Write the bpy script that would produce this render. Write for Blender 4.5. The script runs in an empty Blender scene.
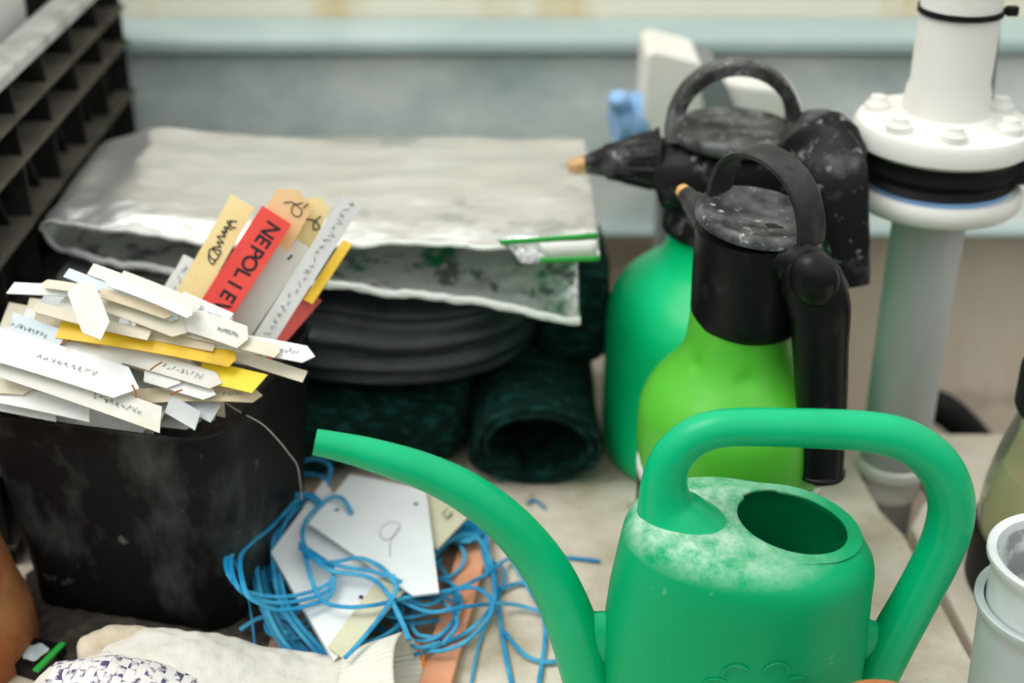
import bpy, bmesh, math, random
from mathutils import Vector, Matrix, noise
random.seed(7)
R = math.radians
PI = math.pi
C = bpy.context.scene.collection
V = Vector

# ------------------------------------------------------------------ camera
H, PITCH, FPX = 0.78, R(28), 1400.0
scn = bpy.context.scene
cam = bpy.data.cameras.new('camera'); camo = bpy.data.objects.new('camera', cam); C.objects.link(camo)
camo.location = (0, 0, H); camo.rotation_euler = (R(90)-PITCH, 0, 0)
cam.sensor_width = 36; cam.lens = 36*FPX/1024; cam.clip_start = 0.02
cam.dof.use_dof = True; cam.dof.focus_distance = 1.03; cam.dof.aperture_fstop = 2.8
scn.camera = camo
# ------------------------------------------------------------------ world: soft overcast light through a roof
w = bpy.data.worlds.new('world'); scn.world = w; w.use_nodes = True
nt = w.node_tree; nt.nodes.clear()
o_ = nt.nodes.new('ShaderNodeOutputWorld'); bg = nt.nodes.new('ShaderNodeBackground')
tc = nt.nodes.new('ShaderNodeTexCoord'); sx = nt.nodes.new('ShaderNodeSeparateXYZ'); cr = nt.nodes.new('ShaderNodeValToRGB')
nt.links.new(tc.outputs['Generated'], sx.inputs[0]); nt.links.new(sx.outputs['Z'], cr.inputs[0])
e = cr.color_ramp.elements
e[0].position = 0.0; e[0].color = (.10, .11, .10, 1)
e[1].position = 1.0; e[1].color = (1.0, 1.0, .97, 1)
m_ = e.new(.25); m_.color = (.50, .53, .52, 1)
m_ = e.new(.55); m_.color = (.90, .94, .93, 1)
nt.links.new(cr.outputs[0], bg.inputs[0]); bg.inputs[1].default_value = 1.15
nt.links.new(bg.outputs[0], o_.inputs[0])
sun = bpy.data.lights.new('sun', 'SUN'); suno = bpy.data.objects.new('sun', sun); C.objects.link(suno)
sun.energy = 1.6; sun.angle = R(35); sun.color = (1, .985, .94)
suno.rotation_euler = (R(8), R(-26), 0)      # light falls from the upper left, slightly from the front
scn.view_settings.view_transform = 'Standard'; scn.view_settings.look = 'None'
scn.view_settings.gamma = 1; scn.view_settings.use_curve_mapping = False
scn.view_settings.exposure = 0.16

# ------------------------------------------------------------------ where a point of the place lies
def ray(px, py):
    u = (341.5-py)/FPX; c, s = math.cos(PITCH), math.sin(PITCH)
    return V(((px-512)/FPX, c+u*s, -s+u*c))
def Pz(px, py, z=0.0):
    d = ray(px, py); t = (z-H)/d.z; return V((d.x*t, d.y*t, z))
def Py(px, py, y):
    d = ray(px, py); t = y/d.y; return V((d.x*t, y, H+d.z*t))

# ------------------------------------------------------------------ materials
def mat(name, base, rough=.5, metal=0, c2=None, scale=20, lo=.45, hi=.65, amt=1, stretch=(1,1,1), c3=None, s3=60, lo3=.6, hi3=.7,
        bump=0, bscale=80, trans=0, ior=1.45, spec=.5, coat=0, sss=0, detail=6, rough2=None, bstretch=(1,1,1)):
    m = bpy.data.materials.new(name); m.use_nodes = True; n = m.node_tree; b = n.nodes['Principled BSDF']
    b.inputs['Roughness'].default_value = rough; b.inputs['Metallic'].default_value = metal
    b.inputs['IOR'].default_value = ior; b.inputs['Transmission Weight'].default_value = trans
    b.inputs['Specular IOR Level'].default_value = spec; b.inputs['Coat Weight'].default_value = coat
    b.inputs['Subsurface Weight'].default_value = sss; b.inputs['Subsurface Scale'].default_value = .01
    b.inputs['Base Color'].default_value = (*base, 1)
    tc = n.nodes.new('ShaderNodeTexCoord')
    def ns(sc, st, det=detail):
        mp = n.nodes.new('ShaderNodeMapping'); mp.inputs['Scale'].default_value = st
        n.links.new(tc.outputs['Object'], mp.inputs[0])
        t = n.nodes.new('ShaderNodeTexNoise'); t.inputs['Scale'].default_value = sc; t.inputs['Detail'].default_value = det
        t.inputs['Roughness'].default_value = .62
        n.links.new(mp.outputs[0], t.inputs['Vector']); return t.outputs['Fac']
    def ramp(f, a, bb, k):
        r = n.nodes.new('ShaderNodeMapRange'); r.inputs[1].default_value = a; r.inputs[2].default_value = bb
        r.inputs[4].default_value = k; n.links.new(f, r.inputs[0]); return r.outputs[0]
    cur = None
    if c2:
        f = ramp(ns(scale, stretch), lo, hi, amt)
        x = n.nodes.new('ShaderNodeMix'); x.data_type = 'RGBA'; x.inputs[6].default_value = (*base, 1); x.inputs[7].default_value = (*c2, 1)
        n.links.new(f, x.inputs[0]); cur = x.outputs[2]
        if rough2 is not None:
            rr = n.nodes.new('ShaderNodeMapRange'); rr.inputs[3].default_value = rough; rr.inputs[4].default_value = rough2
            n.links.new(f, rr.inputs[0]); n.links.new(rr.outputs[0], b.inputs['Roughness'])
    if c3:
        f = ramp(ns(s3, (1,1,1)), lo3, hi3, 1)
        x = n.nodes.new('ShaderNodeMix'); x.data_type = 'RGBA'; x.inputs[7].default_value = (*c3, 1)
        if cur: n.links.new(cur, x.inputs[6])
        else: x.inputs[6].default_value = (*base, 1)
        n.links.new(f, x.inputs[0]); cur = x.outputs[2]
    if cur: n.links.new(cur, b.inputs['Base Color'])
    if bump:
        bn = n.nodes.new('ShaderNodeBump'); bn.inputs['Strength'].default_value = bump; bn.inputs['Distance'].default_value = .004
        n.links.new(ns(bscale, bstretch), bn.inputs['Height']); n.links.new(bn.outputs[0], b.inputs['Normal'])
    return m
def add_dust(m, col, zlo, zhi, scale=40, lo=.4, hi=.6, rough=.8):
    """a layer of lime dust with a shape of its own, lying between two heights of the object"""
    n = m.node_tree; b = n.nodes['Principled BSDF']; tc = n.nodes.new('ShaderNodeTexCoord')
    s = n.nodes.new('ShaderNodeSeparateXYZ'); n.links.new(tc.outputs['Object'], s.inputs[0])
    mr = n.nodes.new('ShaderNodeMapRange'); mr.inputs[1].default_value = zlo; mr.inputs[2].default_value = zhi
    n.links.new(s.outputs['Z'], mr.inputs[0])
    t = n.nodes.new('ShaderNodeTexNoise'); t.inputs['Scale'].default_value = scale; t.inputs['Detail'].default_value = 10; t.inputs['Roughness'].default_value = .75
    n.links.new(tc.outputs['Object'], t.inputs['Vector'])
    m2 = n.nodes.new('ShaderNodeMapRange'); m2.inputs[1].default_value = lo; m2.inputs[2].default_value = hi
    n.links.new(t.outputs['Fac'], m2.inputs[0])
    mu = n.nodes.new('ShaderNodeMath'); mu.operation = 'MULTIPLY'; n.links.new(mr.outputs[0], mu.inputs[0]); n.links.new(m2.outputs[0], mu.inputs[1])
    x = n.nodes.new('ShaderNodeMix'); x.data_type = 'RGBA'; x.inputs[7].default_value = (*col, 1)
    src = b.inputs['Base Color'].links
    if src: n.links.new(src[0].from_socket, x.inputs[6])
    else: x.inputs[6].default_value = b.inputs['Base Color'].default_value
    n.links.new(mu.outputs[0], x.inputs[0]); n.links.new(x.outputs[2], b.inputs['Base Color'])
    return m

M = {}
M['slab'] = mat('worn_stone', (.48,.41,.30), .85, c2=(.74,.68,.57), scale=9, lo=.38, hi=.62, c3=(.22,.17,.11), s3=38, lo3=.63, hi3=.72, bump=.5, bscale=60)
M['slab2'] = mat('mossy_stone', (.62,.55,.45), .85, c2=(.74,.68,.58), scale=9, c3=(.25,.2,.13), s3=30, lo3=.66, hi3=.74, bump=.5, bscale=50)
M['wall'] = mat('stained_plaster', (.84,.71,.56), .9, c2=(.92,.81,.68), scale=6, stretch=(2,1,.6), c3=(.30,.22,.14), s3=8, lo3=.58, hi3=.75)
M['wall_top'] = mat('cream_paint', (.92,.86,.72), .8, c2=(.78,.62,.34), scale=10, stretch=(1,1,.15), lo=.5, hi=.68, bump=.2, bscale=10)
M['floor'] = mat('dark_soil', (.10,.08,.06), .95, c2=(.2,.17,.13), scale=12)
M['galv'] = mat('galvanised_steel', (.47,.58,.57), .6, metal=.0, c2=(.93,.99,.97), scale=2.6, lo=.34, hi=.56, stretch=(1,1,1.6), bump=.12, bscale=20, rough2=.5)  # pale noise patches paint the bright sky reflection into the panel's colour
M['galvlip'] = mat('galvanised_lip', (.38,.48,.47), .6, metal=.1, c2=(.46,.56,.54), scale=6)
M['foil'] = mat('silver_foil', (.87,.88,.87), .28, metal=.75, c2=(.74,.74,.71), scale=9, lo=.4, hi=.6, bump=.6, bscale=34, bstretch=(.6,1.6,1), rough2=.42, detail=4, c3=(.50,.54,.51), s3=7, lo3=.60, hi3=.66)
M['foil_in'] = mat('crumpled_foil', (.88,.89,.88), .24, metal=.75, c2=(.03,.34,.16), scale=13, lo=.59, hi=.66, bump=1, bscale=60, detail=4, c3=(.25,.27,.26), s3=40, lo3=.52, hi3=.6)  # green patches paint its reflections into the colour, dark ones the shade between layers
M['hem'] = mat('foil_edge', (.86,.89,.85), .4, metal=.2, bump=.8, bscale=150)
M['foilgreen'] = mat('green_printed_film', (.05,.35,.14), .3, c2=(.7,.75,.7), scale=22, lo=.5, hi=.56, bump=.5, bscale=60)
M['film'] = mat('black_polythene', (.022,.028,.032), .33, c2=(.05,.06,.065), scale=8, bump=.5, bscale=14, bstretch=(.3,1,5), spec=.4)
M['greybox'] = mat('grey_plastic', (.19,.21,.205), .5)
M['net'] = mat('dark_green_netting', (.004,.022,.018), .85, c2=(.012,.075,.062), scale=130, lo=.5, hi=.62, stretch=(.35,1,1), bump=1, bscale=220, spec=.15)
M['netdark'] = mat('inner_netting', (.003,.006,.006), .95, spec=.1)
M['potblack'] = mat('scuffed_black_plastic', (.007,.007,.007), .5, c2=(.075,.085,.08), scale=13, lo=.50, hi=.76, c3=(.2,.2,.19), s3=40, lo3=.66, hi3=.80, bump=.25, bscale=60, stretch=(1,1,.6), spec=.12)
M['crate'] = mat('dusty_crate_plastic', (.016,.015,.014), .6, c2=(.05,.047,.04), scale=18, lo=.45, hi=.75, spec=.15)
M['cratedust'] = mat('dusty_ledge', (.13,.12,.095), .85, c2=(.07,.067,.055), scale=20, spec=.1)
M['craterim'] = mat('dusty_rim', (.56,.57,.55), .8, c2=(.38,.38,.35), scale=30)
M['white'] = mat('white_polystyrene', (.92,.92,.89), .8)
M['can'] = mat('weathered_green_plastic', (.0,.32,.115), .42, c2=(.0,.37,.15), scale=9, lo=.4, hi=.7, c3=(.20,.55,.36), s3=75, lo3=.67, hi3=.78, bump=.12, bscale=90, spec=.22)
add_dust(M['can'], (.52,.72,.58), .186, .202, scale=34, lo=.38, hi=.64)
M['cansm'] = mat('smooth_green_plastic', (.0,.42,.165), .33, c2=(.0,.47,.20), scale=8, c3=(.10,.50,.30), s3=90, lo3=.7, hi3=.8, bump=.06, bscale=120, spec=.35)
M['bottle'] = mat('green_bottle', (.0,.56,.19), .32, c2=(.01,.64,.27), scale=5, sss=.25, spec=.3)
M['lime'] = mat('lime_bottle', (.10,.50,.04), .28, c2=(.14,.56,.065), scale=6, sss=.1, spec=.4)
M['blk'] = mat('black_plastic', (.006,.006,.006), .34, c2=(.035,.035,.035), scale=45, lo=.6, hi=.8, bump=.08, bscale=80, spec=.25)
M['blkdust'] = mat('dusty_black_plastic', (.009,.009,.01), .45, c2=(.16,.17,.17), scale=26, lo=.52, hi=.8, c3=(.42,.43,.41), s3=60, lo3=.58, hi3=.74, bump=.2, bscale=90, spec=.2)
M['blkgrey'] = mat('grey_dusted_plastic', (.025,.025,.025), .5, c2=(.24,.25,.245), scale=26, lo=.42, hi=.74, c3=(.5,.5,.48), s3=130, lo3=.60, hi3=.70, spec=.25)
M['blkband'] = mat('dark_grey_plastic', (.02,.021,.022), .40, c2=(.05,.05,.05), scale=40, c3=(.3,.3,.3), s3=160, lo3=.70, hi3=.8, spec=.3)
M['brass'] = mat('old_brass', (.50,.30,.13), .5, metal=.3, c2=(.6,.45,.28), scale=60)
M['brassbright'] = mat('orange_brass', (.78,.42,.14), .4, metal=.2)
M['pipe'] = mat('grey_pipe_paint', (.42,.44,.44), .6, c2=(.52,.54,.53), scale=7, stretch=(1,1,.3), c3=(.4,.36,.26), s3=20, lo3=.68, hi3=.85)
M['pipew'] = mat('white_pipe_paint', (.80,.79,.74), .5, c2=(.70,.67,.58), scale=12, lo=.5, hi=.8, c3=(.55,.42,.2), s3=35, lo3=.72, hi3=.8)
M['rubber'] = mat('black_rubber', (.009,.009,.009), .6, spec=.2)
M['bluep'] = mat('blue_plastic', (.24,.43,.72), .45, c2=(.32,.50,.76), scale=20)
M['steel'] = mat('steel', (.5,.5,.5), .35, metal=.9)
M['terra'] = mat('terracotta', (.36,.11,.035), .8, c2=(.46,.20,.07), scale=18, bump=.2)
M['pink'] = mat('orange_plastic', (.80,.38,.22), .5, c2=(.70,.30,.16), scale=20, bump=.1)
M['traybr'] = mat('brown_tray', (.30,.15,.09), .8, c2=(.42,.30,.22), scale=30)
M['twine'] = mat('blue_twine', (.008,.23,.48), .45, c2=(.09,.46,.68), scale=24, lo=.42, hi=.68, spec=.4)
M['card'] = mat('white_card', (.80,.83,.83), .6, c2=(.72,.76,.77), scale=10)
M['cardcr'] = mat('cream_card', (.66,.64,.46), .6, c2=(.58,.55,.38), scale=18)
M['ink'] = mat('black_ink', (.012,.012,.02), .6)
M['pencil'] = mat('faded_pencil', (.30,.31,.33), .8)
M['glove'] = mat('cotton', (.70,.68,.61), .95, c2=(.58,.55,.48), scale=14, lo=.42, hi=.7, bump=.3, bscale=320, spec=.1)
M['glovebe'] = mat('beige_cotton', (.55,.46,.34), .95, c2=(.68,.62,.50), scale=20, bump=.5, bscale=300, spec=.1)
M['knit'] = mat('ribbed_cotton', (.74,.72,.64), .95, c2=(.66,.63,.55), scale=14, bump=.3, bscale=300, spec=.1)
M['orangehem'] = mat('orange_hem', (.90,.25,.04), .7)
M['jarglass'] = mat('amber_jar_glass', (.86,.86,.70), .08, trans=.95, ior=1.3)
M['liquid'] = mat('cloudy_liquid', (.66,.62,.42), .4, c2=(.74,.71,.54), scale=8)
M['potw'] = mat('white_plastic', (.74,.77,.77), .35, c2=(.62,.66,.66), scale=14, sss=.05)
M['potg'] = mat('pale_grey_plastic', (.46,.53,.53), .4, c2=(.54,.60,.60), scale=10)
M['potin'] = mat('soiled_inside', (.60,.63,.62), .6, c2=(.26,.28,.28), scale=28, lo=.5, hi=.62)
M['greenedge'] = mat('bright_green_edge', (.03,.42,.06), .4)
M['sticker'] = mat('pale_sticker', (.42,.50,.53), .6, c2=(.62,.68,.70), scale=60)
M['fibre'] = mat('pale_fibre', (.5,.5,.45), .7)
M['soil'] = mat('potting_soil', (.03,.025,.02), .95, c2=(.07,.055,.04), scale=80, bump=1, bscale=120)
LC = {
 'w': mat('white_label', (.70,.69,.63), .5, c2=(.66,.61,.49), scale=26, lo=.52, hi=.75, c3=(.32,.24,.15), s3=110, lo3=.72, hi3=.78),
 'w2': mat('clean_white_label', (.74,.75,.73), .45, c2=(.62,.62,.58), scale=20, lo=.5, hi=.8),
 'c': mat('cream_label', (.64,.54,.38), .5, c2=(.56,.43,.26), scale=24, lo=.52, hi=.74, c3=(.25,.17,.10), s3=100, lo3=.7, hi3=.76),
 'c2': mat('ivory_label', (.68,.63,.50), .5, c2=(.62,.54,.38), scale=26, lo=.5, hi=.75),
 'b': mat('bluish_white_label', (.56,.65,.71), .45, c2=(.66,.71,.73), scale=20),
 'g': mat('grey_label', (.50,.53,.53), .5, c2=(.62,.64,.63), scale=18, c3=(.2,.2,.2), s3=90, lo3=.72, hi3=.78),
 'y': mat('yellow_label', (.80,.52,.02), .45, c2=(.62,.36,.03), scale=26, lo=.52, hi=.75, c3=(.25,.14,.03), s3=120, lo3=.68, hi3=.76),
 'y2': mat('bright_yellow_label', (.86,.66,.02), .45, c2=(.72,.50,.02), scale=30, lo=.55, hi=.75, c3=(.25,.17,.03), s3=130, lo3=.66, hi3=.74),
 'py': mat('pale_yellow_label', (.95,.77,.38), .5, c2=(.88,.68,.30), scale=16),
 'o': mat('pale_orange_label', (.95,.64,.34), .5, c2=(.90,.56,.27), scale=16),
 'r': mat('red_label', (.90,.085,.065), .45, c2=(.78,.06,.045), scale=14),
 'dr': mat('dark_red_label', (.62,.085,.07), .45, c2=(.50,.06,.05), scale=14),
}

# ------------------------------------------------------------------ mesh helpers
class MB:
    def __init__(s): s.v = []; s.f = []
    def add(s, vs, fs):
        k = len(s.v); s.v += [tuple(v) for v in vs]; s.f += [tuple(i+k for i in f) for f in fs]; return s
    def box(s, c, d, rot=None):
        x, y, z = d[0]/2, d[1]/2, d[2]/2
        vs = [V((i*x, j*y, k*z)) for k in (-1,1) for j in (-1,1) for i in (-1,1)]
        if rot: vs = [rot @ v for v in vs]
        c = V(c); vs = [v+c for v in vs]
        return s.add(vs, [(0,2,3,1),(4,5,7,6),(0,1,5,4),(2,6,7,3),(0,4,6,2),(1,3,7,5)])
    def lathe(s, prof, c=(0,0,0), n=48, rx=1, ry=1, ax=None):
        """prof: list of (r, z) from start to end; a radius of zero closes the end"""
        base = len(s.v); c = V(c); rings = []
        Q = V((0,0,1)).rotation_difference(V(ax).normalized()).to_matrix() if ax else None
        for r, z in prof:
            ring = []
            if r < 1e-6:
                p = V((0,0,z)); p = (Q @ p if Q else p)+c; s.v.append(tuple(p)); ring = [len(s.v)-1]
            else:
                for i in range(n):
                    a = 2*PI*i/n; p = V((r*rx*math.cos(a), r*ry*math.sin(a), z)); p = (Q @ p if Q else p)+c
                    s.v.append(tuple(p)); ring.append(len(s.v)-1)
            rings.append(ring)
        for a, b in zip(rings, rings[1:]):
            if len(a) == 1 and len(b) == 1: continue
            for i in range(n):
                j = (i+1) % n
                if len(a) == 1: s.f.append((a[0], b[j], b[i]))
                elif len(b) == 1: s.f.append((a[i], a[j], b[0]))
                else: s.f.append((a[i], a[j], b[j], b[i]))
        return s
    def sweep(s, pts, rad, n=20, ref=(0,1,0), exp=2, cap=True, closed=False):
        """rad: one number, or per point a number or (a along side, b along ref)"""
        pts = [V(p) for p in pts]; m = len(pts); ref = V(ref)
        if not isinstance(rad, (list, tuple)): rad = [rad]*m
        rings = []; prevN = None
        for i, p in enumerate(pts):
            if closed: t = pts[(i+1) % m]-pts[i-1]
            else: t = pts[min(i+1, m-1)]-pts[max(i-1, 0)]
            t = t.normalized() if t.length > 1e-9 else V((0,0,1))
            if ref.length > .5: side = t.cross(ref)
            else: side = (prevN - t*prevN.dot(t)) if prevN else t.orthogonal()
            if side.length < 1e-4: side = prevN if prevN else t.orthogonal()
            side.normalize(); prevN = side.copy(); up = side.cross(t).normalized()
            r = rad[i]; a, b = (r if isinstance(r, (list, tuple)) else (r, r))
            ring = []
            for k in range(n):
                th = 2*PI*k/n; cx, sy = math.cos(th), math.sin(th)
                if exp != 2:
                    cx = math.copysign(abs(cx)**(2/exp), cx); sy = math.copysign(abs(sy)**(2/exp), sy)
                s.v.append(tuple(p+side*a*cx+up*b*sy)); ring.append(len(s.v)-1)
            rings.append(ring)
        pairs = list(zip(rings, rings[1:])) + ([(rings[-1], rings[0])] if closed else [])
        for a, b in pairs:
            for k in range(n):
                j = (k+1) % n; s.f.append((a[k], a[j], b[j], b[k]))
        if cap and not closed:
            s.f.append(tuple(reversed(rings[0]))); s.f.append(tuple(rings[-1]))
        return s
    def ellipsoid(s, c, r, n=24, m=14, rot=None, zmin=-1):
        prof = []
        c = V(c); rings = []
        for i in range(m+1):
            ph = -PI/2 + PI*i/m; z = max(math.sin(ph), zmin); rr = math.cos(ph); ring = []
            cnt = 1 if i in (0, m) else n
            for k in range(cnt):
                a = 2*PI*k/n; p = V((r[0]*rr*math.cos(a), r[1]*rr*math.sin(a), r[2]*z))
                if rot: p = rot @ p
                s.v.append(tuple(p+c)); ring.append(len(s.v)-1)
            rings.append(ring)
        for a, b in zip(rings, rings[1:]):
            for k in range(n):
                j = (k+1) % n
                if len(a) == 1: s.f.append((a[0], b[j], b[k]))
                elif len(b) == 1: s.f.append((a[k], a[j], b[0]))
                else: s.f.append((a[k], a[j], b[j], b[k]))
        return s
    def grid(s, fn, nu, nv, thick=None):
        """fn(u,v) -> Vector"""
        P = [[fn(i/nu, j/nv) for j in range(nv+1)] for i in range(nu+1)]
        k = len(s.v)
        for row in P:
            for p in row: s.v.append(tuple(p))
        for i in range(nu):
            for j in range(nv):
                a = k+i*(nv+1)+j; s.f.append((a, a+nv+1, a+nv+2, a+1))
        return s
    def prism(s, poly, z0, z1):
        n = len(poly); k = len(s.v)
        s.v += [(p[0], p[1], z0) for p in poly]+[(p[0], p[1], z1) for p in poly]
        s.f += [tuple(k+i for i in reversed(range(n))), tuple(k+n+i for i in range(n))]
        s.f += [(k+i, k+(i+1) % n, k+n+(i+1) % n, k+n+i) for i in range(n)]
        return s

def obj(name, mb, m, parent=None, smooth=True, bevel=0, solid=0, sub=0, loc=None, auto=35, seg=2):
    me = bpy.data.meshes.new(name); me.from_pydata(mb.v, [], mb.f)
    bm = bmesh.new(); bm.from_mesh(me); bmesh.ops.recalc_face_normals(bm, faces=bm.faces); bm.to_mesh(me); bm.free()
    if isinstance(m, (list, tuple)):
        for q in m: me.materials.append(q)
    else: me.materials.append(m)
    o = bpy.data.objects.new(name, me); C.objects.link(o)
    if parent:
        o.parent = parent
        pl = parent.matrix_basis.translation if parent.parent is None else parent.matrix_basis.translation+parent.parent.matrix_basis.translation
        me.transform(Matrix.Translation(-pl))
    elif loc is not None:
        me.transform(Matrix.Translation(-V(loc))); o.location = loc
    if solid:
        q = o.modifiers.new('s', 'SOLIDIFY'); q.thickness = solid; q.offset = 0
    if bevel:
        q = o.modifiers.new('b', 'BEVEL'); q.width = bevel; q.segments = seg; q.limit_method = 'ANGLE'; q.angle_limit = R(40)
    if sub:
        q = o.modifiers.new('d', 'SUBSURF'); q.levels = q.render_levels = sub
    if smooth:
        me.polygons.foreach_set('use_smooth', [True]*len(me.polygons))
        try: me.set_sharp_from_angle(angle=R(auto))
        except Exception: pass
    return o
def tag(o, label, cat, group=None):
    o['label'] = label; o['category'] = cat
    if group: o['group'] = group
    return o
def thing(name, loc, label, cat, group=None):
    o = bpy.data.objects.new(name, None); C.objects.link(o); o.location = loc; o.empty_display_size = .02
    return tag(o, label, cat, group)
def struct(o): o['kind'] = 'structure'; return o
def remesh(o, vox, smooth=8, disp=0, dscale=.05):
    q = o.modifiers.new('r', 'REMESH'); q.mode = 'VOXEL'; q.voxel_size = vox; q.use_smooth_shade = True
    q = o.modifiers.new('s', 'SMOOTH'); q.factor = .6; q.iterations = smooth
    dg = bpy.context.evaluated_depsgraph_get(); me = bpy.data.meshes.new_from_object(o.evaluated_get(dg))
    o.modifiers.clear(); 
    if disp:
        for v in me.vertices:
            n = v.normal; p = v.co/dscale
            v.co += n*disp*(noise.noise(p)+.5*noise.noise(p*2.3))
    me.polygons.foreach_set('use_smooth', [True]*len(me.polygons)); o.data = me
    return o
def spline(pts, k=6, closed=False):
    """Catmull-Rom through pts (tuples of any length)"""
    out = []; n = len(pts); rng = range(n) if closed else range(n-1)
    for i in rng:
        g = (lambda j: pts[j % n]) if closed else (lambda j: pts[max(0, min(n-1, j))])
        p0, p1, p2, p3 = g(i-1), g(i), g(i+1), g(i+2)
        for s in range(k):
            t = s/k
            out.append(tuple(.5*((2*b)+(-a+c)*t+(2*a-5*b+4*c-d)*t*t+(-a+3*b-3*c+d)*t**3) for a, b, c, d in zip(p0, p1, p2, p3)))
    if not closed: out.append(tuple(pts[-1]))
    return out
def lerp(a, b, t): return a+(b-a)*t
def interp(x, xs, ys):
    if x <= xs[0]: return ys[0]
    for a, b, c, d in zip(xs, xs[1:], ys, ys[1:]):
        if x <= b: return c+(d-c)*(x-a)/(b-a)
    return ys[-1]

# ================================================================== SETTING
WY = 1.70
wall = struct(obj('wall_back', MB().box((0, WY+.05, -.22), (3.4, .1, 1.06)), M['wall'], smooth=False))
wall2 = struct(obj('wall_back_upper', MB().box((0, WY+.05, .66), (3.4, .1, .70)), M['wall_top'], smooth=False)); wall2.name = 'wall_upper'
struct(obj('floor', MB().box((0, .7, -.77), (3.4, 2.2, .04)), M['floor'], smooth=False))

# metal trough side fixed along the wall
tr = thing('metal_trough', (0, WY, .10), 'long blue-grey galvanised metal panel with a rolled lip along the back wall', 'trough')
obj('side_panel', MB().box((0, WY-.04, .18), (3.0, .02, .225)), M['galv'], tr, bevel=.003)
zl = .318
lip = MB()
prof = [(WY-.075, zl-.016), (WY-.077, zl-.004), (WY-.070, zl+.004), (WY-.030, zl+.008), (WY-.002, zl+.008), (WY-.002, zl-.006), (WY-.03, zl-.008), (WY-.062, zl-.018)]
k = len(prof)
lip.add([(x, y, z) for x in (-1.5, 1.5) for y, z in prof], [tuple(range(k)), tuple(range(k, 2*k))]+[(i, (i+1) % k, k+(i+1) % k, k+i) for i in range(k)])
obj('rolled_lip', lip, M['galvlip'], tr, auto=60)
obj('bottom_flange', MB().box((0, WY-.045, .066), (3.0, .05, .008)), M['galvlip'], tr, bevel=.002)

# stone slabs of the bench: the left one reaches the wall, the right one stops short and is cut out round the pipe
PX, PYY = .387, 1.20
left = [(-1.3, .35), (.405, .35), (.383, .90), (.370, 1.08), (.357, 1.12), (.350, 1.20), (.352, 1.27), (.350, WY-.09), (-1.3, WY-.09)]
tag(obj('stone_slab', MB().prism(left, -.04, 0), M['slab'], smooth=False, bevel=.004), 'broad worn beige stone slab under the watering can, pots and foil', 'stone slab')
right = [(.413, .35), (1.2, .35), (1.2, 1.262), (.43, 1.262)]
for i in range(9):
    a = PI/2 - PI*i/9*1.0
    right.append((PX+.045*math.cos(a)*.9, PYY-.01+.062*math.sin(a)))
right += [(.380, 1.095), (.391, .90)]
tag(obj('stone_slab', MB().prism(right, -.04, -.001), M['slab2'], smooth=False, bevel=.004), 'pale stone slab right of the dark joint, under the jar and nested pots', 'stone slab')
# supports of the bench
sup = MB().box((-.9, .9, -.395), (.1, 1.1, .71)); tag(obj('bench_support', sup, M['wall'], smooth=False, bevel=.005), 'left brick support wall under the stone slabs, below the black crate', 'support')
sup = MB().box((.95, .8, -.395), (.1, .8, .71)); tag(obj('bench_support', sup, M['wall'], smooth=False, bevel=.005), 'right brick support wall under the pale stone slab', 'support')

# black hose lying low behind the right slab
hs = [Py(880, 425, 1.42), Py(915, 405, 1.42), Py(940, 408, 1.42), Py(965, 428, 1.42), Py(985, 455, 1.42), Py(1010, 500, 1.42)]
tag(obj('rubber_hose', MB().sweep(spline([tuple(p) for p in hs]), .020, n=16, ref=(0,1,0)), M['rubber']), 'dark hose bend low behind the foot of the grey pipe', 'hose')

# ================================================================== PIPE AND VALVE
X0, Y0 = PX, PYY
pp = thing('valve_pipe', (X0, Y0, -.74), 'grey upright pipe with white bolted flanges and black butterfly valve', 'pipe')
obj('lower_pipe', MB().lathe([(0,-.74),(.026,-.74),(.026,-.02),(.033,.0),(.0335,.295),(0,.295)], (X0,Y0,0)), M['pipe'], pp)
obj('pipe_socket', MB().lathe([(.026,-.035),(.030,-.030),(.031,-.006),(.036,-.002),(.036,.008),(.032,.01)], (X0,Y0,0)), M['pipew'], pp)
obj('lower_flange', MB().lathe([(0,.286),(.036,.286),(.045,.290),(.074,.291),(.077,.294),(.077,.305),(.074,.309),(0,.309)], (X0,Y0,0)), M['pipew'], pp, auto=50)
vb = MB().lathe([(0,.309),(.060,.311),(.071,.316),(.066,.322),(.072,.330),(.070,.338),(.073,.345),(0,.345)], (X0,Y0,0))
vb.sweep([(X0-.03,Y0-.02,.327),(X0-.06,Y0-.01,.329),(X0-.080,Y0-.005,.331)], [(.02,.014),(.016,.012),(.012,.010)], n=14, ref=(0,0,1), exp=3)
vb.sweep([(X0+.03,Y0-.02,.327),(X0+.09,Y0-.02,.33),(X0+.15,Y0-.02,.34)], [(.02,.014),(.018,.013),(.014,.012)], n=14, ref=(0,0,1), exp=3)
vo = obj('valve_body', vb, M['rubber'], pp)
for a in (35, 120):
    obj('spacer_bolt', MB().lathe([(0,.306),(.006,.306),(.006,.348),(0,.348)], (X0+.071*math.cos(R(a)), Y0+.071*math.sin(R(a)), 0), n=10), M['pipe'], pp)
obj('blue_gasket', MB().lathe([(.055,.3092),(.0660,.3092),(.0660,.3135),(.055,.3135)], (X0,Y0-.003,0)), M['bluep'], pp)
obj('upper_flange', MB().lathe([(0,.345),(.074,.345),(.079,.349),(.079,.362),(.076,.367),(.058,.369),(.043,.371),(.0385,.376),(0,.376)], (X0,Y0,0), n=64), M['pipew'], pp, auto=50)
for a in (155, 215, 262, 320, 20, 80):
    cx, cy = X0+.060*math.cos(R(a)), Y0+.060*math.sin(R(a))
    obj('bolt', MB().lathe([(0,.366),(.0115,.366),(.0120,.369),(.0115,.374),(.008,.377),(.007,.381),(0,.382)], (cx,cy,0), n=12), M['pipew'], pp)
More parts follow.
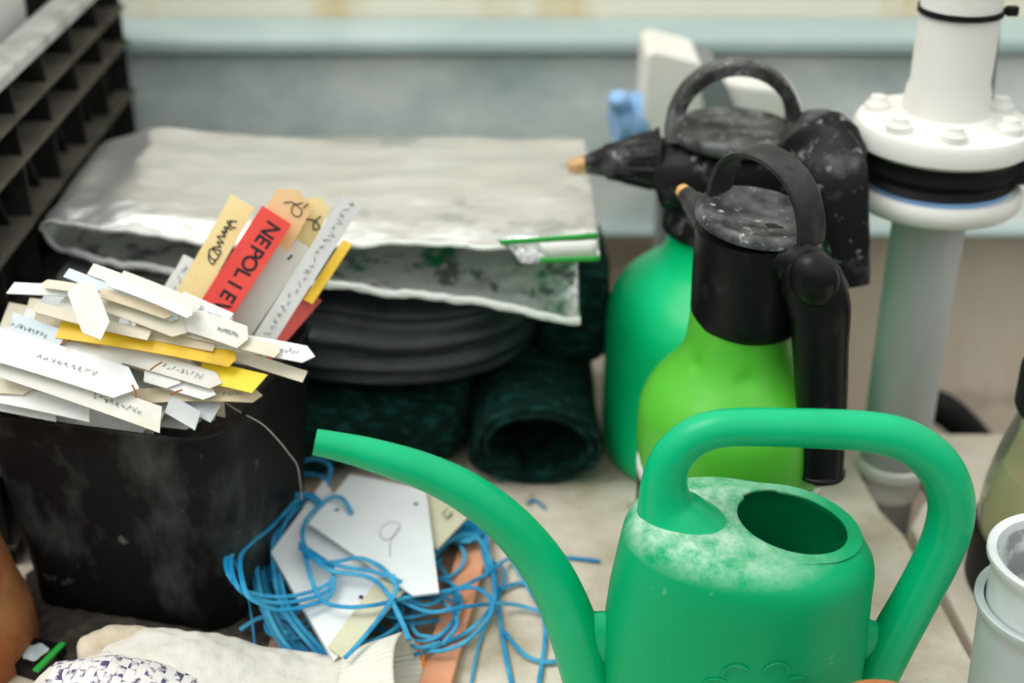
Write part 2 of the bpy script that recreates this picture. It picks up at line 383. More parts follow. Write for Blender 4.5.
obj('upper_pipe', MB().lathe([(0,.372),(.0385,.372),(.0370,.395),(.0345,.403),(.0345,.70),(0,.70)], (X0,Y0,0)), M['pipew'], pp)
tie = thing('cable_tie', (X0, Y0, .467), 'thin black cable tie round the white upper pipe', 'cable tie')
obj('strap', MB().lathe([(.0350,.464),(.0365,.464),(.0365,.469),(.0350,.469),(.0350,.464)], (X0,Y0,0)), M['rubber'], tie)
obj('buckle', MB().box((X0+.040,Y0-.012,.468), (.010,.008,.008)), M['rubber'], tie, bevel=.001)
tag(obj('grey_conduit', MB().sweep([(X0+.052,Y0+.055,.300),(X0+.050,Y0+.058,.38),(X0+.045,Y0+.060,.46),(X0+.040,Y0+.06,.55),(X0+.04,Y0+.06,.70)], .0105, n=16, ref=(0,1,0)), M['greybox']),
    'slim grey tube running up behind the white pipe', 'tube')

# ================================================================== WATER PUMP behind the sprayers
pu = thing('water_pump', (.26, 1.53, 0), 'white pump housing with pale blue fitting behind the rear sprayer', 'pump')
def quadbox(name, pxs, y0, y1, m, par, bevel=.006):
    front = [Py(a, b, y0) for a, b in pxs]; back = [p+V((0, y1-y0, 0)) for p in front]; n = len(front)
    mb = MB(); mb.add(front+back, [tuple(range(n)), tuple(range(n, 2*n))]+[(i, (i+1) % n, n+(i+1) % n, n+i) for i in range(n)])
    return obj(name, mb, m, par, bevel=bevel, seg=3)
quadbox('housing', [(640,160),(646,56),(654,50),(700,62),(722,112),(722,165)], 1.47, 1.56, M['pipew'], pu, .004)
quadbox('strap', [(698,72),(722,76),(738,112),(735,150),(712,150)], 1.462, 1.566, M['greybox'], pu, .002)
quadbox('motor_cover', [(728,160),(722,80),(742,84),(778,88),(800,100),(806,125),(806,160)], 1.475, 1.555, M['pipew'], pu, .006)
bf = obj('fitting', MB().lathe([(0,0),(.026,0),(.030,.004),(.030,.020),(.024,.024),(.024,.036),(0,.036)], tuple(Py(645,118,1.50)), n=28, ax=(-1,-.25,0)), M['bluep'], pu)
b1 = Py(621,104,1.48); obj('valve_knob', MB().lathe([(0,0),(.009,0),(.011,.004),(.011,.018),(.008,.021),(0,.021)], tuple(b1-V((0,0,.005))), n=16, ax=(-.3,-.5,1)), M['bluep'], bf)
b2 = Py(615,150,1.48); obj('valve_knob', MB().lathe([(0,0),(.009,0),(.011,.004),(.011,.022),(.008,.025),(0,.025)], tuple(b2), n=16, ax=(.9,-.2,.3)), M['bluep'], bf)
obj('pedestal', MB().box((.25,1.515,.115), (.16,.07,.236)).box((.25,1.515,.006), (.22,.10,.012)), M['greybox'], pu, bevel=.004)
tag(obj('black_hose', MB().sweep(spline([tuple(Py(795,160,1.44)), tuple(Py(830,170,1.42)), tuple(Py(870,168,1.36)), tuple(Py(905,160,1.33)), tuple(Py(990,150,1.33)), tuple(Py(1060,130,1.36))]), .016, n=16), M['rubber']),
    'black hose running from the pump behind the valve', 'hose')

# ================================================================== CRATE at the left
CX, CY0, CY1, CZ = -.455, 1.03, 1.612, .397
cr_ = thing('plastic_crate', (CX-.2, 1.31, 0), 'tall black ribbed plastic crate with a dusty pale rim, at left', 'crate')
ribs = MB(); led = MB(); back = MB()
back.box((CX-.028, (CY0+CY1)/2, CZ/2), (.006, CY1-CY0, CZ))
levels = [.362, .322, .262, .18, .10, .02]
for z in levels:
    led.box((CX-.010, (CY0+CY1)/2, z), (.034, CY1-CY0, .005))
ys = [CY0+.003+i*(CY1-CY0-.006)/6 for i in range(7)]
for i, y in enumerate(ys):
    ribs.box((CX-.012, y, CZ/2), (.028, .005, CZ))
for i in range(6):   # slanting gusset plates under the ledges
    ribs.box((CX-.018, ys[i]+.05, .293), (.020, .003, .056), Matrix.Rotation(R(28), 3, 'X'))
sp = obj('side_panel', back, M['crate'], cr_, smooth=False)
obj('rib_lattice', ribs, M['crate'], sp, smooth=False, bevel=.0008)
obj('ledges', led, M['cratedust'], sp, smooth=False, bevel=.0008)
obj('side_panel', MB().box((CX-.40, (CY0+CY1)/2, CZ/2), (.008, CY1-CY0, CZ)), M['crate'], cr_, smooth=False)
e1 = MB().box((CX-.20, CY1-.006, CZ/2), (.392, .008, CZ))
for i in range(5): e1.box((CX-.03-i*.085, CY1-.0005, CZ/2), (.006, .016, CZ))
obj('end_panel', e1, M['crate'], cr_, smooth=False)
obj('end_panel', MB().box((CX-.20, CY0+.006, CZ/2), (.392, .008, CZ)), M['crate'], cr_, smooth=False)
obj('base_panel', MB().box((CX-.20, (CY0+CY1)/2, .006), (.392, CY1-CY0, .008)), M['crate'], cr_, smooth=False)
rim = MB().box((CX-.012, (CY0+CY1)/2, CZ+.004), (.036, CY1-CY0+.01, .014)).box((CX-.40, (CY0+CY1)/2, CZ+.004), (.03, CY1-CY0+.01, .014))
rim.box((CX-.206, CY0+.005, CZ+.004), (.36, .02, .014)).box((CX-.206, CY1-.005, CZ+.004), (.36, .02, .014))
obj('rim', rim, M['craterim'], cr_, bevel=.004, seg=3)
# things standing in the crate
tag(obj('polystyrene_box', MB().box((CX-.17, 1.33, .33), (.22, .30, .62)), M['white'], bevel=.006), 'white polystyrene block standing in the black crate', 'block')
tag(obj('plant_tray', MB().box((CX-.085, 1.55, .335), (.13, .02, .64)).box((CX-.085,1.536,.62),(.13,.012,.012)), M['crate'], bevel=.003), 'black tray stood upright behind the white block in the crate', 'tray')

# ================================================================== NETTING, FILM, FOIL
def sq(a, e): return math.copysign(abs(a)**e, a)
nb = MB()
def netbase(u, v):   # folded net: a flattened pillow with a drooping front fold
    th = 2*PI*v; x = lerp(-.252, -.035, u)
    end = (1-abs(2*u-1)**6)**.5
    y = 1.275+.115*end*sq(math.cos(th), .6); z = .048+.046*(.55+.45*end)*sq(math.sin(th), .6)
    z += .004*math.sin(u*9+y*30)+.004*noise.noise(V((x*18, y*18, z*25)))
    y -= .014*math.sin(u*5+1)*(1 if math.cos(th) < 0 else 0)
    return V((x, y, max(z, .001)))
nb.grid(netbase, 60, 40)
netf = tag(obj('folded_netting', nb, M['net']), 'dark green shade netting folded flat under the black film', 'netting')
roll = MB()
rc = V((.022, 0, .054))
def rollfn(u, v):    # spiral of netting, open end towards the camera
    a = u*2*PI*2.15+R(200); r = .050-.014*u
    y = lerp(1.150-.012*math.sin(a), 1.40, v)
    sc = 1+.13*noise.noise(V((math.cos(a)*1.3, math.sin(a)*1.3, v*2+5)))
    x = rc.x+r*1.36*math.cos(a)*sc; z = rc.z+r*math.sin(a)*sc
    return V((x-.0*v, y, max(z, .003)))
roll.grid(rollfn, 150, 16)
tag(obj('rolled_netting', roll, M['net'], solid=.006), 'loosely rolled dark green netting with an open dark end, right of the fold', 'netting')
ns_ = MB()
def slabnet(u, v):
    th = 2*PI*v; y = lerp(1.235, 1.42, u); end = (1-abs(2*u-1)**8)**.5
    x = .060+.040*end*sq(math.cos(th), .5); z = .140+.055*end*sq(math.sin(th), .5)
    return V((x+.003*noise.noise(V((y*30, z*30, 0))), y, z))
ns_.grid(slabnet, 30, 30)
tag(obj('folded_netting', ns_, M['net']), 'upright fold of dark green netting beside the rear sprayer, under the foil corner', 'netting')

fm = MB()
def filmfn(u, v):
    th = 2*PI*v; x = lerp(-.252, .035, u); end = max(0, 1-abs(2*u-1)**7)**.5
    bulge = 1-.30*(max(0, u-.6)/.4)**2
    c, s_ = math.cos(th), math.sin(th)
    y = 1.285+.128*end*sq(c, .75)*bulge
    z = .160+.062*end*sq(s_, .8)
    if c < 0:   # front: layered lips of the folded film
        k = (z-.098)/.124
        f = math.sin(k*PI*10+2.2*u+2.6*noise.noise(V((x*7, 0, z*16))))+.5*noise.noise(V((x*12, 3, z*70)))
        y -= .0055*f*end; y += .035*(1-k)*max(0, u-.45)
        z -= .010*math.sin(u*PI)
    return V((x, y, z))
fm.grid(filmfn, 90, 120)
tag(obj('folded_film', fm, M['film']), 'thick folded stack of glossy black plastic film under the silver foil', 'plastic film')
tag(obj('storage_box', MB().box((-.345, 1.297, .110), (.17, .23, .220)), M['greybox'], bevel=.008), 'grey plastic box under the left end of the foil, behind the labels', 'box')

def foil_path(u):
    """cross-section right -> left -> round the fold -> right, returns x, z, layer(0 top,1 low)"""
    if u < .47: t = u/.47; return lerp(.078, -.418, t), .273, 0
    if u < .53:
        t = (u-.47)/.06; a = PI/2+PI*t; return -.418+.022*math.cos(a), .2540+.0190*math.sin(a), t
    t = (u-.53)/.47; return lerp(-.418, .062, t), .235, 1
def foilfn(u, v, off=0):
    x, z, L = foil_path(u)
    if L < .5: yf = interp(x, [-.44, -.36, -.28, -.1, .08], [1.205, 1.172, 1.155, 1.15, 1.135])
    else: yf = interp(x, [-.44, -.36, -.25, -.1, .06], [1.212, 1.178, 1.155, 1.148, 1.135])
    yb = interp(x, [-.44, -.3, .08], [1.405, 1.425, 1.425])
    y = lerp(yf, yb, v**1.2)
    d = (y-yf)
    if L < .5:
        z += -.010*math.exp(-(d/.018)**2)*(1-L) + .004*noise.noise(V((x*5, y*9, 2))) + .0035*noise.noise(V((x*16, y*25, 7)))
        z += .012*math.exp(-((x+.36)/.05)**2)*v
        rn = lambda X, Y, Z: 1-2*abs(noise.noise(V((X, Y, Z))))
        z += .0035*rn(x*9+y*14, y*22-x*4, 4)*(.25+math.exp(-d/.06)) + .0016*rn(x*34, y*60, 8)*(.2+1.3*math.exp(-d/.045))
        z += .0045*rn(x*16, y*16, 12)*max(0, 1-abs(x+.36)/.09)
    else:
        dr = interp(x, [-.42, -.3, -.15, -.02, .06], [0, .006, .012, .026, .040])
        z -= dr*math.exp(-(d/.05)**2)
        z += .0034*(1-2*abs(noise.noise(V((x*34, y*50, 3)))))*(math.exp(-d/.06))
        y += .004*noise.noise(V((x*14, 0, 9)))*math.exp(-d/.03)
    if v > .97 and L < .5: z -= .004
    return V((x, y, z))
fo = thing('foil_sheet', (-.17, 1.29, .2), 'large folded sheet of crumpled silver foil insulation lying on the black film', 'foil sheet')
fg = MB().grid(lambda u, v: foilfn(u*.53, v), 150, 50); obj('upper_layer', fg, M['foil'], fo, solid=.0014)
fg = MB().grid(lambda u, v: foilfn(.53+u*.47, v), 150, 40); obj('lower_layer', fg, M['foil_in'], fo, solid=.0014)
obj('front_hem', MB().sweep([foilfn(i/300, 0) for i in range(301)], [((.0026, .0022) if i < 160 else (.0040+.0012*noise.noise(V((i*.35, 0, 0))), .0032)) for i in range(301)], n=8, ref=(0,1,0)), M['hem'], fo)
# loose printed tip of the sheet reaching out at the right
q = [Py(497,240,1.137), Py(598,232,1.13), Py(600,258,1.128), Py(520,263,1.13)]
mb = MB().grid(lambda u, v: (q[0].lerp(q[1], u)).lerp(q[3].lerp(q[2], u), v)+V((0, .004*math.sin(u*7+v*3), 0)), 24, 8)
obj('printed_corner', mb, M['foil_in'], fo, solid=.0012)
def strip(a, b, c, d, m, y):
    s = [Py(*a, y), Py(*b, y), Py(*c, y), Py(*d, y)]
    obj('printed_stripe', MB().grid(lambda u, v: (s[0].lerp(s[1], u)).lerp(s[3].lerp(s[2], u), v), 8, 2), m, fo, solid=.0006)
strip((500,240),(598,233),(598,238),(500,245), M['greenedge'], 1.1255)
strip((540,243),(597,240),(597,256),(545,258), M['white'], 1.1252)
strip((540,258),(600,256),(600,261),(540,263), M['greenedge'], 1.1250)

# ================================================================== BLACK POT
pc = V((-.308, 1.046, 0)); PH = .206
pot = thing('square_pot', tuple(pc), 'large scuffed square black plastic pot heaped with plant labels', 'pot')
def rsq(hw, r, z, rot, n=10):
    out = []
    for q in range(4):
        a0 = q*PI/2; cx = (hw-r)*(1 if q in (0, 3) else -1); cy = (hw-r)*(1 if q in (0, 1) else -1)
        for i in range(n+1):
            a = a0+PI/2*i/n; p = V((cx+r*math.cos(a), cy+r*math.sin(a), z)); out.append(Matrix.Rotation(rot, 3, 'Z') @ p + pc)
    return out
def rings_mesh(rings, cap0=True, cap1=True):
    mb = MB(); n = len(rings[0])
    for r in rings: mb.v += [tuple(p) for p in r]
    for k in range(len(rings)-1):
        for i in range(n): mb.f.append((k*n+i, k*n+(i+1) % n, (k+1)*n+(i+1) % n, (k+1)*n+i))
    if cap0: mb.f.append(tuple(reversed(range(n))))
    if cap1: mb.f.append(tuple(range((len(rings)-1)*n, len(rings)*n)))
    return mb
rot = R(-13)
rg = [rsq(.093, .026, 0, rot), rsq(.096, .028, .004, rot)]
for i in range(1, 9): rg.append(rsq(lerp(.0965, .1115, i/8), .034, lerp(.004, PH-.004, i/8), rot))
rg += [rsq(.1135, .036, PH-.002, rot), rsq(.1135, .036, PH, rot), rsq(.1100, .034, PH, rot), rsq(.1085, .033, PH-.008, rot), rsq(.083, .026, .006, rot)]
obj('pot_wall', rings_mesh(rg, True, True), M['potblack'], pot, auto=50)
sl = [rsq(.088, .028, .10, rot), rsq(.097, .030, .170, rot), rsq(.070, .030, .190, rot), rsq(.03, .02, .20, rot)]
obj('soil', rings_mesh(sl), M['soil'], pot)

# ================================================================== PLANT LABELS
SL = .72
PN = V((0, -SL, 1)).normalized()
def onheap(px, py, lift):
    d = ray(px, py); z0 = .205; y0 = .94     # surface: (p - p0).n = lift
    p0 = V((0, y0, z0)); t = (lift+(p0-V((0,0,H))).dot(PN))/d.dot(PN)
    return V((0,0,H))+d*t
def make_label(p1, p2, wid, m, tips, N, bow=0, th=.0012, name='plant_label', roll=0):
    L = (p2-p1).length; X = (p2-p1).normalized(); N = (N-X*N.dot(X)).normalized()
    if roll: N = Matrix.Rotation(R(roll), 3, X) @ N
    Yv = N.cross(X); c = (p1+p2)/2
    def off(t, sgn):
        d = wid*.55
        return {'f': (0,0,0), 'p': (d,0,d), 's': (0,d*.35,d*.7), 'z': (d*.7,d*.35,0), 'c': (d*.45,0,d*.45)}[t]
    o0, o1 = off(tips[0], 0), off(tips[1], 1); n = 10; mb = MB()
    taper = [1]*(n+1)
    for side in (1, -1):
        for i in range(n+1):
            u = i/n
            for j, yy in enumerate((-.5, 0, .5)):
                s = lerp(o0[j], L-o1[j], u)
                b = bow*(4*(s/L)*(1-s/L)-.6)
                mb.v.append((s-L/2, yy*wid, b+side*th/2))
    k = 3*(n+1)
    for i in range(n):
        for j in range(2):
            a = i*3+j; mb.f.append((a, a+3, a+4, a+1)); mb.f.append((k+a, k+a+1, k+a+4, k+a+3))
    for i in range(n):
        a = i*3; mb.f.append((a, k+a, k+a+3, a+3)); a += 2; mb.f.append((a, a+3, k+a+3, k+a))
    for a in (0, 1): mb.f.append((a, a+1, k+a+1, k+a)); b = n*3+a; mb.f.append((b, k+b, k+b+1, b+1))
    o = obj(name, mb, m, auto=30)
    rm = Matrix((X, Yv, N)).transposed()
    o.matrix_basis = Matrix.Translation(c) @ rm.to_4x4()
    return o
# (x1,y1,x2,y2, width px, colour, tips, layer, bow mm, label)
HL = [
 (-14,398,60,412,18,'w2','fs',1,0,'white label low at the front rim of the black pot, left end'),
 (100,395,165,412,20,'g','ff',1,0,'greyish label lying just above the front rim under the speckled one'),
 (186,400,216,414,17,'g','ff',2,0,'wide grey label at the right front corner of the black pot'),
 (165,402,201,423,16,'g','zs',5,0,'short pale grey label standing out at the pot front corner'),
 (120,350,190,375,22,'c','ff',1,0,'brownish cream label buried mid heap behind the white tips'),
 (-10,372,90,392,24,'c','fs',2,0,'cream label buried at the left of the heap'),
 (-12,391,93,413,17,'w2','fs',5,1,'clean white label at lower left just above the pot rim'),
 (-14,383,37,386,17,'c2','fp',6,0,'short ivory label end at the left edge of the heap'),
 (128,396,262,394,14,'c','fp',4,4,'long bowed brownish label above the front corner of the pot'),
 (150,372,250,392,18,'c2','ff',3,0,'ivory label under the two yellow ones'),
 (166,380,216,395,15,'w2','fp',7,0,'small white label with a point, mid right of the heap'),
 (141,371,181,383,17,'w2','zp',8,0,'short clean white label beside the split tip, mid heap'),
 (200,370,264,385,19,'y2','fz',8,0,'bright yellow label with a square end, lower of two yellows'),
 (85,343,222,383,15,'w','fp',9,1.5,'long white label with slim point under the yellow one'),
 (232,354,305,377,11,'c2','ff',7,0,'ivory stick label poking out right, between the yellow and white tips'),
 (60,345,102,355,10,'w2','ff',9,0,'little white label scrap between the long labels'),
 (78,352,122,364,14,'w','ff',9,0,'little dirty white scrap beside the heap centre'),
 (-12,382,25,372,10,'c','ff',3,0,'thin cream stick end by the left edge'),
 (0,364,165,421,21,'w','fs',11,2,'long speckled white label running down to the pot front rim'),
 (-16,340,139,388,29,'w2','fp',14,2,'widest clean white label at the left of the heap'),
 (8,322,62,342,19,'b','zf',11,0,'bluish white label with slanted end, above the widest one'),
 (34,320,68,323,13,'c','ff',8,0,'short tan label end behind the bluish one'),
 (52,328,130,352,16,'c','ff',9,0,'stained tan label beside the bluish one'),
 (58,328,236,358,17,'y','fc',12,3,'long yellow label stained brown at its left half'),
 (186,330,280,352,12,'c2','fc',14,1,'ivory label tip lying over the long yellow one'),
 (200,336,315,356,16,'w2','fp',12,1.5,'white label with long point reaching furthest right'),
 (34,307,150,336,10,'c2','cf',15,-2,'slim rounded ivory stick label across the heap'),
 (134,330,215,345,12,'c','ff',13,0,'cream stick label behind the yellow one'),
 (8,288,75,291,11,'w2','sf',16,0,'white label sticking out furthest left above the heap'),
 (60,302,120,318,12,'w','cf',13,0,'short white label under the upright white tag'),
 (41,283,100,292,8,'c2','pf',18,2,'narrow curled ivory label at the top left'),
 (95,298,187,332,17,'c2','fp',17,2,'ivory label with torn point in the upper heap'),
 (178,316,248,339,21,'w','fc',16,1.5,'white blunt label below the standing coloured ones'),
 (178,300,228,322,18,'w2','ff',13,0,'clean white label wedged behind the blunt one'),
 (120,276,200,308,12,'w','fc',15,1,'white label at the back of the heap top'),
 (66,272,178,318,9,'b','fp',19,2,'thin bluish label crossing the upper heap'),
 (90,268,196,311,11,'w','fp',20,3,'long white label on top with a curved point'),
 (108,280,192,314,9,'w2','fc',23,3,'slim clean label lying along the top of the heap'),
 (100,292,172,316,9,'c','fp',20,1,'slim cream label on the top heap side'),
 (79,282,101,340,23,'w','cp',25,0,'white pointed tag pointing down across the heap'),
]
GR = 'plant labels heaped in the black pot'
for i, (x1, y1, x2, y2, wp, col, tips, lay, bow, lab) in enumerate(HL):
    l = .001+lay*.0026
    a, b = onheap(x1, y1, l), onheap(x2, y2, l)
    o = make_label(a, b, wp*1.33/FPX, LC[col], tips, PN, bow*.001, roll=random.uniform(-6, 6))
    tag(o, lab, 'plant label', GR)
    HLo = o
# the buried ones between and below them
for i in range(44):
    v = i/43; y = lerp(300, 418, v**.8)+random.uniform(-6, 6)
    x = random.uniform(-5, 60) if i % 2 else random.uniform(80, 150)
    L_ = random.uniform(80, 115); sl_ = random.uniform(.10, .28)
    x2 = min(x+L_, interp(y, [300, 340, 380, 400, 425], [225, 262, 250, 226, 185]))
    l = -.006-.0014*(i % 9)
    o = make_label(onheap(x2-L_, y-sl_*L_*.5, l), onheap(x2, y+sl_*L_*.5, l), random.choice([16,20,24,26])*1.33/FPX, LC[random.choice(['w','c','c2','g','g','w2','c'])], random.choice(['ff','fp','fc','fs']), PN, .001, roll=random.uniform(-3, 3))
    tag(o, 'dirty pale plant label mostly buried beneath the others in the heap', 'plant label', 'buried plant labels')
def standing(top, bot, wp, col, tips, y, tilt, lab, roll=0, dy=.06):
    b = Py(*bot, y); t = Py(*top, y+dy*.6)
    n = V((.05, -1, .35)).normalized()
    o = make_label(t, b, wp*1.2/FPX, LC[col], tips, n, tilt*.001, roll=roll)
    tag(o, lab, 'plant label', 'plant labels standing in the black pot'); return o
S = {}
S['w1'] = standing((191,258), (160,316), 16, 'w2', 'ff', 1.055, 0, 'blank white label standing left of the pale yellow one')
S['w0'] = standing((180,274), (158,312), 14, 'w', 'ff', 1.050, 0, 'short white label end left of the standing group')
S['py'] = standing((243,201), (182,310), 26, 'py', 'ff', 1.043, 0, 'pale yellow standing label with dark handwriting down it', roll=3)
S['o'] = standing((299,190), (225,326), 39, 'o', 'cf', 1.046, 0, 'wide pale orange standing label behind the red one')
S['y'] = standing((322,198), (262,320), 24, 'py', 'cf', 1.056, 0, 'pale yellow standing label behind the orange one, looped writing')
S['r'] = standing((277,215), (208,322), 33, 'r', 'ff', 1.030, 0, 'red standing label lettered NEPOLIEV')
S['e'] = standing((299,241), (228,345), 27, 'w', 'ff', 1.034, 1, 'white standing label right of the red one')
S['e2'] = standing((305,262), (245,345), 18, 'g', 'ff', 1.042, 1, 'dusty grey label squeezed between two standing white ones')
S['f'] = standing((352,201), (256,352), 20, 'w2', 'ff', 1.022, 0, 'tallest long white standing label leaning right')
S['g'] = standing((348,242), (308,302), 12, 'y', 'ff', 1.060, 0, 'narrow orange-yellow label seen nearly edge on', roll=35)
S['h'] = standing((314,294), (262,354), 20, 'dr', 'ff', 1.034, 0, 'dark red standing label, rightmost in the pot')

def strokes(par, name, lines, m, r=.0006, z=.0012):
    mb = MB()
    for ln in lines:
        mb.sweep([(x, y, z) for x, y in spline(ln, 5)], [(r, .0003)]*(5*(len(ln)-1)+1), n=6, ref=(0,0,1))
    o = bpy.data.objects.new(name, None)
    me = bpy.data.meshes.new(name); me.from_pydata(mb.v, [], mb.f); me.materials.append(m)
    o = bpy.data.objects.new(name, me); C.objects.link(o); o.parent = par; return o
def letters(par, txt, x0, step, size, m, z=.0007, yoff=0, jit=.0006, rotj=6):
    for i, ch in enumerate(txt):
        cu = bpy.data.curves.new('letter', 'FONT'); cu.body = ch; cu.size = size; cu.offset = size*.022; cu.extrude = .00012
        cu.align_x = 'CENTER'; cu.align_y = 'CENTER'
        t = bpy.data.objects.new('letter', cu); C.objects.link(t)
        dg = bpy.context.evaluated_depsgraph_get(); me = bpy.data.meshes.new_from_object(t.evaluated_get(dg))
        bpy.data.objects.remove(t); me.materials.clear(); me.materials.append(m)
        o = bpy.data.objects.new('letter', me); C.objects.link(o); o.parent = par
        o.location = (x0+i*step, yoff+random.uniform(-jit, jit), z); o.rotation_euler = (0, 0, R(random.uniform(-rotj, rotj)))
def labL(o): return o.dimensions.x
rl = S['r']; L = (Py(277,215,1.066)-Py(208,322,1.030)).length
letters(rl, 'NEPOLIEV', -L/2+.0135, .0108, .0175, M['ink'], yoff=.002)
pl = S['py']; L2 = .105
strokes(pl, 'handwriting', [
  [(-.035,.004),(-.031,-.003),(-.029,.003),(-.030,.006)], [(-.027,.004),(-.026,-.003),(-.023,.001),(-.022,-.003),(-.019,.002)],
  [(-.019,.002),(-.016,-.004),(-.014,.003),(-.012,-.002),(-.010,.003)], [(-.010,.003),(-.006,-.003),(-.003,.004),(-.007,.004),(-.004,-.004),(.001,-.002),(.002,.004),(-.003,.005)],
  [(-.002,-.004),(.004,-.001),(.006,.004),(.001,.004)], [(-.034,.0),(-.020,.0)]], M['ink'], .00055)
strokes(S['o'], 'handwriting', [[(-.058,.008),(-.052,.002),(-.046,.004),(-.046,.010),(-.052,.010),(-.054,.000),(-.050,-.006)], [(-.060,.012),(-.054,.010)]], M['ink'], .00045)
strokes(S['y'], 'handwriting', [[(-.044,.006),(-.036,.003),(-.031,.006),(-.035,.009),(-.038,.002),(-.034,-.006),(-.028,-.004)]], M['ink'], .0006)
strokes(S['e'], 'handwriting', [[(-.040,.002),(-.035,.001)]], M['ink'], .0008)
def scrib(par, x0, x1, n, amp, y=0, m=M['pencil'], r=.0003):
    for k in range(n):
        a = lerp(x0, x1, k/n); st = (x1-x0)/n*.6
        pts = [(a+st*j/4, y+random.uniform(-amp, amp)) for j in range(5)]
        yield pts
strokes(S['f'], 'handwriting', list(scrib(S['f'], -.075, .06, 22, .003)), M['pencil'], .00028)
strokes(S['w1'], 'handwriting', list(scrib(S['w1'], -.02, .01, 3, .003)), M['pencil'], .0003)
heap = [o for o in C.objects if o.name.startswith('plant_label') and o.get('group') == GR]
for o in heap:
    if any(k in o['label'] for k in ('speckled', 'widest', 'furthest right', 'slim point', 'blunt', 'bowed', 'bluish white label')):
        lx = max(v.co.x for v in o.data.vertices); zt = max(v.co.z for v in o.data.vertices)
        x0, x1 = (lx*.15, lx*.75) if 'widest' not in o['label'] else (-.02, lx*.5)
        strokes(o, 'handwriting', list(scrib(o, x0, x1, 9, .0022)), M['ink'] if 'speckled' in o['label'] else M['pencil'], .00022, z=zt+.0004)
# a few crumbs of dry stalk
for i, (a, b, c) in enumerate([((132,385),(136,398),20), ((150,370),(162,362),20), ((60,345),(70,340),17), ((170,395),(182,390),14)]):
    p, q_ = onheap(*a, c*.0024+.004), onheap(*b, c*.0024)
    tag(obj('dry_stalk', MB().sweep([p, (p+q_)/2+V((.001,0,.001)), q_], .0008, n=6, ref=(0,1,0)), M['terra']), ['curled brown stalk at the tip of the widest white label','brown stalk crumb on the upper middle of the heap','brown stalk crumb beside the bluish label','brown stalk crumb near the small pointed label'][i], 'stalk')
fw = [Py(226,403,.955), Py(240,412,.960), Py(262,424,.962), Py(278,440,.965), Py(290,455,.97), Py(298,468,.98), Py(302,500,1.0)]
tag(obj('loose_fibre', MB().sweep(spline([tuple(p) for p in fw]), .00045, n=6, ref=(0,1,0)), M['fibre']), 'thin pale fibre hanging from the black pot towards the blue twine', 'fibre')

# ================================================================== WATERING CAN
cx, cy = .166, .822
can = thing('watering_can', (cx, cy, 0), 'green plastic watering can with dusty top, long curved spout and arched handle', 'watering can')
def canring(rx, ry, z, tilt=0, dx=0, dy=0, n=96, mod=None):
    out = []
    for i in range(n):
        a = 2*PI*i/n; k = 1+(mod(a) if mod else 0)
        x = rx*k*math.cos(a)+dx; y = ry*k*math.sin(a)+dy
        out.append(V((cx+x, cy+y, z-tilt*(x/.098)+.0)))
    return out
T = .016
rings = [canring(.085,.062,.0), canring(.094,.070,.003), canring(.098,.074,.010), canring(.0985,.0745,.06), canring(.0980,.0740,.10), canring(.0955,.073,.14,0,.001),
         canring(.0928,.0725,.165,T*.6,.0036), canring(.0912,.0715,.176,T*.9,.0048), canring(.0885,.0695,.185,T,.0058), canring(.0840,.0650,.1915,T,.0062), canring(.080,.058,.1950,T,.005), canring(.070,.050,.1968,T,.008,.004)]
notch = lambda a: .07 if R(95) < a < R(140) else 0
hole = lambda s, z, **k: canring(.0405*s, .0385*s, z, T, .036, .008, **k)
rings += [hole(1.25,.1974), hole(1.08,.1976, mod=notch), hole(1.0,.1976, mod=notch), hole(.985,.1970, mod=notch), hole(.985,.1955, mod=notch), canring(.080,.060,.189,T,.004), canring(.089,.068,.174,T,.003), canring(.0925,.0702,.14,0,.001), canring(.095,.0715,.06), canring(.092,.068,.008)]
obj('body', rings_mesh(rings, True, True), M['can'], can, auto=40)
hp = [(700,600,50),(686,558,66),(679,536,53),(672,519,40),(665.5,504,29.5),(664,486,24.5),(668,466,22),(678,450,21),(698,435,20.5),(730,427.5,20),(800,428,20.5),(870,432,21.5),(910,443,22.5),(938,466,23.5),(951,498,24),(948,530,24),(935,562,23.5),(915,600,23.5),(896,634,24),(880,665,24),(866,700,20)]
pts = spline(hp, 6)
Yc = .822
P3 = [Py(a, b, Yc) for a, b, r in pts]
rr = [(r/FPX*(p.y*math.cos(PITCH)+(H-p.z)*math.sin(PITCH)))*.98 for (a, b, r), p in zip(pts, P3)]
obj('handle', MB().sweep(P3, [(r, r*.95) for r in rr], n=32, ref=(0,1,0)), M['cansm'], can, auto=60)
sp_ = [(315,442,13.5),(345,448,15),(376,456,17),(423,471,19),(466,492,21),(507,523,22.5),(541,562,24),(562,600,25),(577,640,26),(590,683,27),(602,730,27),(625,790,24)]
pts = spline(sp_, 6); P3 = [Py(a, b, Yc) for a, b, r in pts]
rr = [(r/FPX*(p.y*math.cos(PITCH)+(H-p.z)*math.sin(PITCH))) for (a, b, r), p in zip(pts, P3)]
inner = [P3[0]+(P3[1]-P3[0])*.02]+P3[1:12]
ms = MB()
path = P3[::-1]+[P3[0]]; rad = [(r, r) for r in rr[::-1]]+[(rr[0]*.84, rr[0]*.84)]
full = P3[::-1]; ms.sweep(full, [(r, r*.95) for r in rr[::-1]], n=32, ref=(0,1,0), cap=False)
ms.sweep(P3[:16], [(r*.84, r*.8) for r in rr[:16]], n=32, ref=(0,1,0), cap=False)
k0 = (len(full)-1)*32; k1 = len(full)*32
ms.f += [(k0+i, k0+(i+1) % 32, k1+(32-i-1+0) % 32, k1+(32-i) % 32) for i in range(0)]
